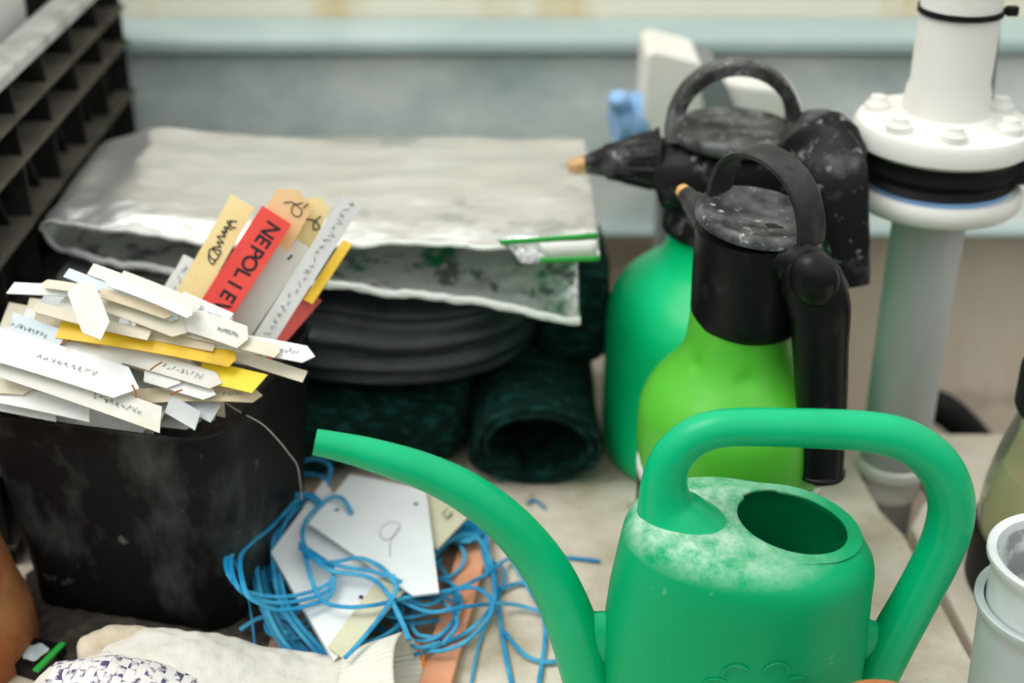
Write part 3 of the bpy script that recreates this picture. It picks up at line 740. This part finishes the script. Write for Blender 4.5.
# bridge the lip: match nearest vertices of both end rings
A = list(range(k0, k0+32)); B = list(range(k1, k1+32))
va = [V(ms.v[i]) for i in A]; vb_ = [V(ms.v[i]) for i in B]
sh = min(range(32), key=lambda s: (va[0]-vb_[s]).length); dr_ = 1 if (va[1]-vb_[(sh+1) % 32]).length < (va[1]-vb_[(sh-1) % 32]).length else -1
ms.f += [(A[i], A[(i+1) % 32], B[(sh+dr_*(i+1)) % 32], B[(sh+dr_*i) % 32]) for i in range(32)]
obj('spout', ms, M['cansm'], can, auto=60)
# web between body and handle foot
obj('handle_bridge', MB().sweep([Py(860,640,Yc), Py(872,642,Yc), Py(886,650,Yc)], [(.020,.010),(.018,.009),(.02,.010)], n=20, ref=(0,1,0)), M['cansm'], can)
obj('spout_bridge', MB().sweep([Py(570,640,Yc), Py(600,640,Yc), Py(625,645,Yc)], [(.026,.012),(.026,.012),(.03,.014)], n=20, ref=(0,1,0)), M['cansm'], can)
# embossed clover
em = MB()
def onbody(x, z):
    k = max(0, 1-((x-cx)/.0985)**2); return V((x, cy-.0745*math.sqrt(k)-.0002, z))
for dx, dz, r, a0, a1 in [(-.018,.008,.009,20,200),(-.034,-.010,.010,60,260),(-.017,-.022,.010,180,360),(.016,.010,.009,-10,170),(.034,-.010,.010,-80,120),(.018,-.022,.010,180,360)]:
    cz = .114; ctr = (cx+.004+dx*.8, cz+dz*.8)
    em.sweep([onbody(ctr[0]+r*math.cos(R(a)), ctr[1]+r*.9*math.sin(R(a))) for a in range(a0, a1+1, 12)], [(.0010,.00045)]*len(range(a0, a1+1, 12)), n=8, ref=(0,1,0))
obj('embossed_clover', em, M['can'], can)

# ================================================================== SPRAYERS
def sphere_dents(prof, c, n, dents, m):
    mb = MB().lathe(prof, c, n=n)
    vs = []
    for v in mb.v:
        v = V(v)
        for dc, r, dep in dents:
            d = (v-dc).length
            if d < r: 
                ax = V((v.x-c[0], v.y-c[1], 0)).normalized(); v = v-ax*dep*(1-(d/r)**2)**1.5
        vs.append(tuple(v))
    mb.v = vs; return mb
# front: lime green
fx, fy = .188, 1.02
s1 = thing('pump_sprayer', (fx, fy, 0), 'smaller lime green pump sprayer with black head, in front', 'sprayer', None)
prof = spline([(.0,.118),(.070,.118),(.0775,.124),(.0805,.140),(.0810,.160),(.0790,.180),(.0715,.197),(.061,.210),(.051,.223),(.0450,.238),(.0430,.254),(.042,.270)], 4)
prof = [(max(0, r), z) for r, z in prof]
dn = []
for px_, py_, r in ((746,383,.012), (697,365,.009), (800,372,.009), (775,400,.0)):
    if r:
        for yy in [fy-.08+i*.002 for i in range(50)]:
            p = Py(px_, py_, yy); rad_ = math.hypot(p.x-fx, p.y-fy)
            if rad_ <= interp(p.z, [q[1] for q in prof[4:]], [q[0] for q in prof[4:]]): break
        dn.append((p, r, .0025))
obj('bottle', sphere_dents(prof, (fx,fy,0), 128, dn, None), M['lime'], s1, auto=60)
obj('white_band', MB().lathe([(.060,.108),(.0785,.109),(.0800,.112),(.0800,.119),(.0785,.121),(.060,.121)], (fx,fy,0), n=64), M['potw'], s1)
obj('base_cup', MB().lathe([(0,0),(.070,0),(.076,.004),(.0785,.02),(.0790,.108),(.06,.108),(0,.108)], (fx,fy,0), n=64), M['blk'], s1)
hx = fx+.005; UP = .011
hd = MB().lathe([(0,.257),(.0435,.257),(.0465,.261),(.0475,.270),(.0480,.305),(.0478,.332),(.0470,.338),(0,.340)], (hx,fy,0), n=72)
# shroud that flows from the cap into the grip
hd.sweep(spline([(hx+.000,fy-.012,.318),(hx+.018,fy-.026,.322),(hx+.036,fy-.040,.316),(hx+.048,fy-.048,.300)], 5), [(lerp(.018,.020,i/15), lerp(.030,.022,i/15)) for i in range(16)], n=28, ref=(.6,-.6,0), exp=2.4)
h1 = obj('pump_head', hd, M['blk'], s1, auto=50)
dp = [(0,.3365),(.020,.3368),(.034,.338),(.041,.3405),(.0445,.3425),(.0475,.3418),(.0490,.338),(.0490,.335),(.0480,.333),(0,.333)]
dm = MB().lathe(dp, (hx,fy,0), n=72)
dm.v = [(x, y, fy*0+UP+z+(x-hx)*-.10+(y-fy)*.06) for x, y, z in dm.v]
obj('dusty_cap_disc', dm, M['blkgrey'], s1, auto=60)
# carry arch
A0, A1 = V((hx-.026, fy+.034, .350)), V((hx+.037, fy-.032, .338)); mid = (A0+A1)/2; hv = (A1-A0)/2
pr = V((-hv.y, hv.x, 0)).normalized()
arc = []
for i in range(33):
    a = PI*i/32
    arc.append(mid+hv*(-math.cos(a))*1.0+V((0,0,1))*(.056*math.sin(a)**.8 if 0 < i < 32 else 0))
wd = [(.0028, lerp(.0150,.0165,i/32)) for i in range(33)]
obj('carry_arch', MB().sweep(arc, wd, n=20, ref=pr, exp=5), M['blkband'], s1, auto=50)
# hub and grip
gx, gy = .2505, .970
grp = MB().sweep(spline([(gx-.028,gy+.012,.330),(gx-.020,gy+.004,.315),(gx-.013,gy,.295),(gx-.009,gy-.001,.265),(gx-.004,gy-.001,.225),(gx+.000,gy-.002,.185),(gx+.003,gy-.003,.146)], 5),
      [(interp(i, [0,5,10,15,30],[.017,.0245,.024,.0215,.0180]), interp(i, [0,5,10,30],[.018,.026,.024,.0185])) for i in range(31)], n=32, ref=(0,1,0), exp=2.7)
obj('grip', grp, M['blk'], s1, auto=50)
obj('grip_end', MB().lathe([(0,.1425),(.0185,.1425),(.0205,.144),(.0205,.147),(.0185,.149),(0,.149)], (gx+.003,gy-.003,0)), M['blk'], s1)
obj('trigger_pivot', MB().ellipsoid((gx-.022,gy-.014,.325), (.0185,.0165,.0235), rot=Matrix.Rotation(R(-22),3,'Y')), M['blk'], s1)
obj('trigger_pin', MB().sweep([(gx+.003,gy-.002,.144),(gx+.003,gy-.002,.130)], .0035, n=12), M['steel'], s1)
n0, n1 = V((hx-.030, fy+.030, .330)), Py(681,189,1.105); dd = n1-n0
nz = MB().sweep([n0+dd*t for t in (0,.35,.36,.6,.62,.84)], [.016,.0135,.0115,.0105,.0085,.0075], n=24, ref=(0,0,1))
no = obj('nozzle', nz, M['blkband'], s1)
obj('nozzle_tip', MB().sweep([n0+dd*t for t in (.83,.86,.96,1.0)], [.0055,.0065,.0062,.0045], n=16, ref=(0,0,1)), M['brassbright'], no)

# rear: larger, darker green
bx, by = .210, 1.236
s2 = thing('pump_sprayer', (bx, by, 0), 'larger green pump sprayer with dusty black head, behind', 'sprayer', None)
prof = [(0,0),(.105,0),(.113,.004),(.1165,.014),(.1170,.03),(.1170,.145),(.1160,.158),(.112,.172),(.103,.186),(.090,.197),(.077,.206),(.067,.217),(.061,.230),(.059,.244),(.059,.262),(0,.262)]
obj('bottle', MB().lathe(prof, (bx,by,0), n=96), M['bottle'], s2, auto=60)
hd = MB().lathe([(0,.246),(.0600,.246),(.0630,.249),(.0635,.258),(.0610,.275),(.056,.290),(.050,.30),(0,.31)], (bx-.004,by,0), n=64)
hd.sweep([(bx-.078,by,.300),(bx-.074,by,.301),(bx-.05,by,.304),(bx,by,.306),(bx+.055,by,.306),(bx+.088,by,.306)], [(.022,.030),(.030,.036),(.034,.044),(.035,.050),(.034,.048),(.030,.040)], n=36, ref=(0,1,0), exp=2.4)
obj('pump_head', hd, M['blkdust'], s2, auto=50)
dx0 = bx-.006
obj('handle_disc', MB().lathe([(0,.345),(.030,.3455),(.044,.347),(.051,.350),(.056,.349),(.0575,.345),(.056,.339),(.045,.333),(.030,.331),(.030,.322),(0,.322)], (dx0,by-.002,0), n=64), M['blkgrey'], s2, auto=60)
arc = []
for i in range(41):
    a = PI*i/40; arc.append(V((dx0-.056*math.cos(a), by-.004, .340+.066*(math.sin(a)**.85 if 0 < i < 40 else 0))))
obj('carry_arch', MB().sweep(arc, [(.0062, interp(abs(i-20), [0,14,20], [.013,.015,.019])) for i in range(41)], n=32, ref=(0,1,0), exp=6), M['blkgrey'], s2, auto=50)
nzp = [Py(a, b, by) for a, b in ((658,160),(652,160),(640,160.5),(622,161),(606,162),(604,162),(585,164.5))]
nm = MB().sweep(nzp, [.031,.0270,.0235,.0200,.0165,.0140,.0085], n=48, ref=(0,0,1))
vs = []
nn = obj('nozzle', nm, M['blkdust'], s2, auto=50)
for k in range(12):      # grip ribs round the nozzle nut
    a = 2*PI*k/12; off = V((0, math.cos(a), math.sin(a)))
    obj('nut_rib', MB().sweep([nzp[1]+off*.0265, nzp[3]+off*.0195], [(.0022,.0022),(.0014,.0014)], n=8, ref=(.1,.3,.9)), M['blk'], nn)
th_ = MB()
for k in range(6):
    p = nzp[5].lerp(nzp[6], k/6); th_.lathe([(.012-.0008*k*.8,-.0012),(.0142-.0009*k,0),(.012-.0008*k*.8,.0012)], tuple(p), n=24, ax=(1,0,0))
obj('thread', th_, M['blkgrey'], nn)
tp = [Py(a, b, by) for a, b in ((588,164.5),(582,165),(572,167),(568.5,168))]
obj('nozzle_tip', MB().sweep(tp, [.0085,.0085,.0075,.0055], n=20, ref=(0,0,1)), M['brass'], nn)
gp = [(800,148,1.215),(822,152,1.175),(835,172,1.140),(840,205,1.127),(845,240,1.122),(849,281,1.118)]
gp = spline([tuple(Py(*g)) for g in gp], 5)
obj('trigger_grip', MB().sweep(gp, [(interp(i, [0,5,10,25],[.024,.030,.026,.0165]), interp(i, [0,5,10,25],[.030,.032,.026,.017])) for i in range(len(gp))], n=32, ref=(0,1,0), exp=4.5), M['blkdust'], s2, auto=50)
pe = Py(849,283,1.118); obj('grip_end', MB().sweep([pe+V((-.017,0,-.004)), pe+V((.017,0,.003))], .004, n=12), M['blk'], s2)

# ================================================================== JAR and NESTED POTS (right)
jx, jy = .497, 1.0
jar = thing('glass_jar', (jx, jy, 0), 'big cloudy amber glass jar with a black lid at the right edge', 'jar')
obj('glass', MB().lathe(spline([(0,0),(.078,0),(.086,.006),(.088,.02),(.088,.08),(.086,.10),(.081,.125),(.075,.148),(.071,.165),(.069,.180),(.069,.190)], 4)+[(.066,.190),(.066,.165),(.08,.11),(.084,.08),(.084,.012),(0,.008)], (jx,jy,0), n=64), M['jarglass'], jar, auto=60)
obj('liquid', MB().lathe([(0,.010),(.082,.012),(.0833,.02),(.0833,.08),(.079,.11),(.075,.125),(0,.125)], (jx,jy,0), n=64), M['liquid'], jar)
obj('lid', MB().lathe([(0,.178),(.072,.178),(.0755,.181),(.0755,.212),(.072,.220),(.06,.226),(0,.228)], (jx,jy,0), n=64), M['rubber'], jar)
obj('base_sleeve', MB().lathe([(0,-.0),(.088,0),(.0905,.004),(.0905,.058),(.0885,.060),(.0885,.004)], (jx,jy,0), n=64), M['rubber'], jar)
kx, ky = .3885, .795
def plainpot(name, r, h, z0, m, mi, lab):
    t = thing(name, (kx, ky, z0), lab, 'plant pot', None)
    rb = r*.80
    obj('pot_wall', MB().lathe([(0,z0),(rb,z0),(rb+.001,z0+.003),(r-.005,z0+h-.02),(r-.004,z0+h-.010),(r,z0+h-.004),(r,z0+h),(r-.001,z0+h+.001),(r-.0065,z0+h-.001),(r-.0075,z0+h-.008),(rb-.003,z0+.003)], (kx,ky,0), n=72), m, t, auto=40)
    obj('soiled_lining', MB().lathe([(r-.0076,z0+h-.008),(r-.0086,z0+h-.010),(rb-.0042,z0+.006),(0,z0+.006),(0,z0+.004),(rb-.003,z0+.0036)], (kx,ky,0), n=72), mi, t)
    return t
plainpot('nested_pot', .0560, .146, 0, M['potg'], M['potg'], 'pale grey plastic pot, outer one of the nested pair')
plainpot('nested_pot', .0535, .160, .027, M['potw'], M['potin'], 'white plastic pot with a soiled inside, slotted into the grey pot')

# ================================================================== TERRACOTTA
tag(obj('terracotta_pot', MB().lathe([(0,.150),(.058,.150),(.061,.146),(.078,.060),(.084,.036),(.085,.032),(.087,.003),(.085,0),(.080,0),(.078,.03),(.056,.142),(0,.142)], (-.486,.915,0), n=48), M['terra'], auto=40), 'upturned terracotta pot at the left edge beside the black pot', 'pot')
tag(obj('terracotta_pot', MB().lathe([(0,0),(.024,0),(.025,.002),(.034,.108),(.039,.110),(.040,.138),(.0385,.141),(.035,.141),(.034,.136),(.030,.100),(.022,.01),(0,.01)], (.2425,.682,0), n=48), M['terra'], auto=40), 'small terracotta pot rim in front of the watering can', 'pot')

# spilled potting soil round the foot of the black pot
def soilfn(u, v):
    x = lerp(-.44, -.185, u); y = lerp(.895, 1.03, v)
    e_ = min(u, 1-u, v, 1-v)*6+.5*noise.noise(V((x*22, y*22, 1)))
    h = max(0, min(1, e_))*(.004+.0035*noise.noise(V((x*90, y*90, 2))))-.0006
    return V((x, y, h))
so = tag(obj('spilled_soil', MB().grid(soilfn, 110, 60), M['soil']), 'dark spilled potting soil on the stone round the foot of the black pot', 'soil'); so['kind'] = 'stuff'
# small black box with green edge
sb = thing('seed_box', tuple(Pz(35,655,0)), 'small flat black box with a bright green edge beside the glove', 'box')
bz = .012; c4 = [Pz(4,661,bz), Pz(30,636,bz), Pz(66,644,bz), Pz(38,672,bz)]
def polybox(name, c4, z0, z1, m, par, bevel=.001):
    return obj(name, MB().prism([(p.x, p.y) for p in c4], z0, z1), m, par, smooth=False, bevel=bevel)
bo = polybox('box_body', c4, 0, bz, M['blk'], sb)
g4 = [c4[2].lerp(c4[1], .15), c4[2], c4[3], c4[3].lerp(c4[0], .15)]
polybox('green_edge', g4, bz-.001, bz+.0012, M['greenedge'], sb, .0002)
mc = (c4[0]+c4[2])/2+V((-.001,.0,0)); st = [(mc.x+.0105*(1+.2*math.sin(3*a))*math.cos(a), mc.y+.010*(1+.15*math.cos(5*a))*math.sin(a)) for a in [2*PI*i/28 for i in range(28)]]
obj('sticker', MB().prism(st, bz, bz+.0006), M['sticker'], sb, smooth=False)

# ================================================================== TRAY, TWINE, CARDS
ty = thing('plastic_tray', tuple(Pz(380,600,0)), 'shallow orange-brown plastic tray under the tangled blue twine', 'tray')
b4 = [Pz(243,500,0), Pz(480,515,0), Pz(440,700,0), Pz(205,660,0)]
b4[0] = V((-.195, 1.135, 0)); b4[3] = V((-.205, .895, 0))
polybox('tray_floor', b4, 0, .004, M['traybr'], ty, .0005)
r4 = [Pz(468,513,.012), Pz(495,524,.012), Pz(449,692,.012), Pz(416,692,.012)]
polybox('side_rim', r4, 0, .012, M['pink'], ty, .0015)
rr4 = [V((-.195,1.128,0)), V((-.195,1.142,0)), Pz(492,520,0), Pz(492,528,0)]
polybox('back_rim', rr4, 0, .012, M['pink'], ty, .001)

tw = MB()
def strand(pts, r=.0021, k=6, tw=tw):
    P = []
    for p in pts:
        h = p[2]; P.append(tuple(Pz(p[0], p[1], max(h, .0025)*1.0)))
    P = spline(P, k); n = len(P)
    tw.sweep(P, [(r*random.uniform(.9,1.1), r*.7) for _ in range(n)], n=8, ref=(0,0,1))
for dx, dy, dz in ((0,0,0), (9,7,-.003), (-5,-6,.002)):
    strand([(318+dx,503+dy,.05),(302+dx,494,.05),(285+dx,503,.045),(262+dx,520+dy,.058),(241+dx,537+dy,.072),(231+dx,560,.080),(237+dx,586+dy,.078),(253+dx,598+dy,.066),(280,603+dy,.055),(310,598+dy,.05),(330,588+dy,.05),(333,570,.052),(318,556,.052),(300,545,.05)])
strand([(352,513,.056),(343,499,.06),(331,497,.058),(318,507,.056),(305,522,.055),(303,540,.055),(312,556,.055),(340,566,.055),(375,572,.054),(402,582,.05)])
strand([(285,505,.045),(287,480,.04),(298,464,.04),(315,459,.045),(330,466,.045),(328,482,.04)])
strand([(290,500,.04),(292,482,.04),(306,474,.04),(322,477,.045),(330,485,.04)])
strand([(303,545,.053),(310,575,.053),(322,600,.053),(345,607,.053),(375,605,.053),(405,598,.045),(440,592,.04),(475,588,.04),(492,602,.035),(486,622,.03),(465,642,.025),(440,651,.022),(418,649,.02)])
strand([(300,548,.055),(330,570,.056),(365,576,.056),(385,590,.052),(402,622,.05),(409,640,.05)], .0022)
strand([(393,575,.054),(396,590,.053),(385,610,.052),(365,636,.052),(345,658,.05)])
strand([(300,543,.055),(325,562,.056),(360,558,.056),(385,570,.054),(398,590,.053)])
strand([(400,600,.04),(430,612,.035),(470,606,.03),(510,604,.01),(545,612,.006),(552,606,.004)])
strand([(395,590,.04),(425,605,.035),(455,590,.03),(485,575,.02),(515,556,.006),(560,557,.003),(600,561,.003)])
strand([(430,560,.03),(450,540,.03),(472,535,.025),(486,550,.02),(494,580,.015),(492,605,.012),(470,630,.015),(440,645,.015),(415,655,.02)])
strand([(494,562,.006),(498,600,.004),(503,640,.004),(513,690,.004)])
strand([(512,560,.006),(530,590,.004),(543,615,.004),(545,640,.004),(538,690,.004)])
strand([(505,632,.004),(525,655,.004),(550,662,.004),(572,655,.004)])
strand([(500,590,.006),(520,583,.004),(545,590,.004),(556,606,.004)])
strand([(490,560,.008),(505,572,.006),(497,600,.004),(480,640,.004),(470,690,.003)], .0014)
sc1, sc2 = MB(), MB()
strand([(500,482,.004),(508,476,.003),(518,470,.003),(505,467,.003)], .0016, 6, sc1)
strand([(527,503,.004),(535,500,.003),(545,508,.003)], .0016, 6, sc2)
tag(obj('twine_scrap', sc1, M['twine']), 'short scrap of blue twine under the rolled netting', 'twine')
tag(obj('twine_scrap', sc2, M['twine']), 'short scrap of blue twine on the stone just behind the spout', 'twine')
strand([(234,560,.078),(246,590,.05),(252,620,.02),(255,650,.01)], .0009)
strand([(240,630,.01),(260,618,.015),(285,618,.02),(300,630,.01)])
strand([(415,560,.02),(440,530,.02),(462,515,.02),(478,512,.02)])
for i in range(9):   # bundle at the right of the cards
    d = i*5
    strand([(405+d*.5,600-d*.6,.012),(430+d*.4,560-d*.5,.022),(452+d*.4,530+d*.3,.024),(474+d*.3,514+d*.5,.018),(480+d*.2,540+d*.9,.012)], .002)
for i in range(12):  # bundle at the left, beside the pot
    d = random.uniform(-14, 14); z = random.uniform(.01, .04)
    strand([(292+d,500+random.uniform(-8,8),z),(268+d,530,z+.004),(266+d,570,z),(276+d,610,z),(302+d*1.4,648,max(.006,z-.02)),(330+d,672,.008)], .0021)
for i in range(34):  # loose loops making up the tangle
    cx_, cy_ = random.uniform(285, 440), random.uniform(500, 640); rx_, ry_ = random.uniform(25, 60), random.uniform(18, 45); z = random.uniform(.006, .030); ph = random.uniform(0, 6)
    if cx_-rx_ < 262: rx_ = cx_-262
    if cx_ > 340: cy_ = min(cy_, 655-ry_*1.3)
    strand([(cx_+rx_*math.cos(ph+a*.9)*random.uniform(.8,1.1), cy_+ry_*math.sin(ph+a*.9)*random.uniform(.8,1.1), max(.005, z+random.uniform(-.006,.006))) for a in range(random.randint(5, 8))], .0019)
tag(obj('twine_tangle', tw, M['twine']), 'tangled heap of bright blue plastic twine on the tray', 'twine')

def card(name, pts, m, lab, grp_, th=.0016, fold=None):
    """pts: (px,py,z) corners"""
    P = [Pz(*p) for p in pts]; n = len(P)
    N = (P[1]-P[0]).cross(P[2]-P[0]).normalized(); N = N if N.z > 0 else -N
    mb = MB(); mb.add([p+N*th/2 for p in P]+[p-N*th/2 for p in P], [tuple(range(n)), tuple(range(n, 2*n))]+[(i, (i+1) % n, n+(i+1) % n, n+i) for i in range(n)])
    return tag(obj(name, mb, m, smooth=False), lab, 'card', grp_)
cA = card('plant_card', [(350,475,.052),(364,488,.053),(426,491,.050),(439,595,.048),(309,522,.052)][0:1]+[(426,490,.050),(439,593,.048),(413,596,.048),(309,524,.053)], M['card'], 'white card lying uppermost on the blue twine, with a faint pencil mark', None, .0018)
cB = card('plant_card', [(324,481,.047),(271,553,.042),(334,661,.036),(405,592,.042)], M['card'], 'white card below the uppermost one, point down by the glove', None, .0018)
cC = card('plant_strip', [(380,577,.0455),(404,592,.0445),(346,661,.039),(328,647,.041)], M['cardcr'], 'cream strip lying across the lower white card', None, .0014)
cD = card('plant_card', [(428,493,.043),(470,515,.040),(437,550,.036),(426,540,.038)], M['cardcr'], 'cream card corner with a scribble, right of the white cards', None, .0014)
cE = card('plant_card', [(424,503,.046),(462,512,.044),(444,545,.042),(430,540,.043)], M['card'], 'small white card corner under the right side of the uppermost card', None, .0014)
bpy.data.objects.remove(cE)
cF = card('plant_strip', [(271,556,.038),(283,549,.038),(347,655,.030),(334,664,.030)], M['potg'], 'grey-white strip along the left edge of the lower card', None, .003)
def scribble3d(name, par, lines, m, r):
    mb = MB()
    for ln in lines:
        P = spline([tuple(Pz(*p)) for p in ln], 5); mb.sweep(P, [(r, .0003)]*len(P), n=6, ref=(0,0,1))
    o = obj(name, mb, m); o.parent = par; return o
def zA(x, y):  # height of the top card under that pixel
    P = [Pz(350,475,.052), Pz(426,490,.050), Pz(309,524,.053)]; N = (P[1]-P[0]).cross(P[2]-P[0]).normalized(); d = ray(x, y); t = (P[0]-V((0,0,H))).dot(N)/d.dot(N); return H+d.z*t+.0016
scribble3d('pencil_mark', cA, [[(x, y, zA(x, y)) for x, y in l] for l in ([(400,524),(392,522),(383,526),(380,534),(386,540),(396,534),(400,526),(393,536),(390,545),(390,556)],)], M['pencil'], .00025)
def dot(par, x, y, z, r=.002):
    p = Pz(x, y, z); o = obj('hole', MB().lathe([(0,.0),(r,0),(r,.0004),(0,.0005)], tuple(p), n=12), M['ink']); o.parent = par
dot(cB, 361, 597, .0425); dot(cA, 337, 510, zA(337,510)-.0006); dot(cA, 416, 504, zA(416,504)-.0006)
scribble3d('pencil_mark', cD, [[(448,508,.0425),(443,514,.042),(449,518,.0415),(452,512,.042),(446,520,.0415)]], M['ink'], .0004)

# ================================================================== GLOVES
g1 = thing('work_glove', (-.21, .85, 0), 'off-white cotton work glove with ribbed cuff and orange hem', 'glove')
gm = MB()
gm.sweep(spline([(-.105,.846,.022),(-.150,.842,.0165),(-.20,.838,.022),(-.25,.838,.031),(-.295,.842,.033),(-.325,.85,.026)], 5), [(interp(i, [0,5,10,15,20,25],[.022,.0165,.023,.032,.032,.020]), interp(i,[0,5,10,15,20,25],[.042,.044,.050,.052,.048,.034])) for i in range(26)], n=28, ref=(0,1,0))
for (ax_, ay, az, bx_, by_, bz_, r) in [(-.29,.868,.044,-.345,.872,.030,.0155), (-.29,.845,.042,-.352,.850,.022,.0150), (-.29,.82,.03,-.35,.815,.018,.0145), (-.27,.80,.02,-.33,.79,.016,.014), (-.22,.80,.025,-.26,.775,.02,.015)]:
    a, b = V((ax_, ay, az)), V((bx_, by_, bz_)); mm = (a+b)/2+V((0,0,.006))
    if by_ < .83: gm.sweep([a, mm, b.lerp(mm, .25), b], [r, r*1.05, r*.95, r*.5], n=18, ref=(0,1,0))
    else:
        fb = MB().sweep([a, mm, b.lerp(mm, .25), b], [r*1.02, r*1.07, r*.97, r*.5], n=18, ref=(0,1,0)); fo_ = obj('finger', fb, M['glovebe'], g1); remesh(fo_, .0024, 8, .002, .02)
go = obj('glove_body', gm, M['glove'], g1); remesh(go, .0028, 10, .0030, .022)
cf = MB()
def cuff(u, v):
    a = 2*PI*v; rb = 1+.018*math.sin(a*46)
    c0, c1 = V((-.135, .844, .020)), V((-.080, .848, .0275)); c = c0.lerp(c1, u)
    ry, rz = lerp(.040, .046, u), lerp(.018, .0265, u)
    ang = .25
    return V((c.x+.012*math.sin(a)*u*-1, c.y+ry*rb*math.cos(a), max(.0015, c.z+rz*rb*math.sin(a))))
cf.grid(cuff, 14, 276)
obj('ribbed_cuff', cf, M['knit'], g1, solid=.0022)
hm = [cuff(1.0, j/80)+V((.001,0,0)) for j in range(80)]
obj('orange_hem', MB().sweep(hm[40:80], .0022, n=8, ref=(1,0,0)), M['orangehem'], g1)
fl = MB().grid(lambda u, v: Py(lerp(404, 440, v)+u*3, lerp(640, 690, v)-u*0+8*math.sin(v*3)*(0), .835+.0*u)+V((u*.018, -.03*v+.0, -.006*u)), 6, 10)

g2 = thing('work_glove', (-.30, .80, 0), 'white cotton glove with purple-checked cuff, in front at lower left', 'glove')
gm = MB()
gm.sweep(spline([(-.240,.800,.030),(-.270,.802,.037),(-.300,.805,.040),(-.330,.803,.036),(-.355,.795,.030),(-.375,.785,.024)], 5), [(interp(i, [0,5,10,15,20,25],[.024,.032,.037,.034,.027,.020]), interp(i,[0,5,25],[.026,.032,.030])) for i in range(26)], n=28, ref=(0,1,0))
gm.sweep([(-.34,.80,.035),(-.365,.79,.036),(-.385,.775,.024)], [.018,.017,.012], n=16)
gm.sweep([(-.25,.825,.035),(-.31,.838,.052),(-.35,.838,.040),(-.37,.825,.026)], [.010,.0105,.012,.012], n=16)
go = obj('glove_body', gm, M['glove'], g2); remesh(go, .0028, 8, .0025, .02)
chk = bpy.data.materials.new('checked_weave'); chk.use_nodes = True; n_ = chk.node_tree; b_ = n_.nodes['Principled BSDF']; b_.inputs['Roughness'].default_value = .95
tcx = n_.nodes.new('ShaderNodeTexCoord'); mp = n_.nodes.new('ShaderNodeMapping'); mp.inputs['Scale'].default_value = (150, 90, 150); mp.inputs['Rotation'].default_value = (0, R(-20), R(10))
ck = n_.nodes.new('ShaderNodeTexChecker'); ck.inputs['Scale'].default_value = 1; ck.inputs[1].default_value = (.07,.055,.13,1); ck.inputs[2].default_value = (.72,.70,.68,1)
nz_ = n_.nodes.new('ShaderNodeTexNoise'); nz_.inputs['Scale'].default_value = 180; mx = n_.nodes.new('ShaderNodeMix'); mx.data_type = 'RGBA'; mx.inputs[7].default_value = (.70,.67,.66,1)
mr = n_.nodes.new('ShaderNodeMapRange'); mr.inputs[1].default_value = .42; mr.inputs[2].default_value = .58
n_.links.new(tcx.outputs['Object'], mp.inputs[0]); n_.links.new(mp.outputs[0], ck.inputs[0]); n_.links.new(tcx.outputs['Object'], nz_.inputs[0]); n_.links.new(nz_.outputs[0], mr.inputs[0])
n_.links.new(mr.outputs[0], mx.inputs[0]); n_.links.new(ck.outputs[0], mx.inputs[6]); n_.links.new(mx.outputs[2], b_.inputs['Base Color'])
wc = MB()
def wcuff(u, v):
    i = u; x = lerp(-.345, -.238, u); a = lerp(R(20), R(200), v)
    rz = interp(x, [-.345,-.30,-.27,-.235],[.037,.041,.036,.027]); cz = interp(x, [-.345,-.30,-.27,-.235],[.036,.040,.037,.031])
    return V((x+.002*noise.noise(V((v*9, 0, 0))), .803+.0345*math.cos(a), cz+rz*math.sin(a)))
wc.grid(wcuff, 30, 30)
obj('checked_cuff', wc, chk, g2, solid=.002)
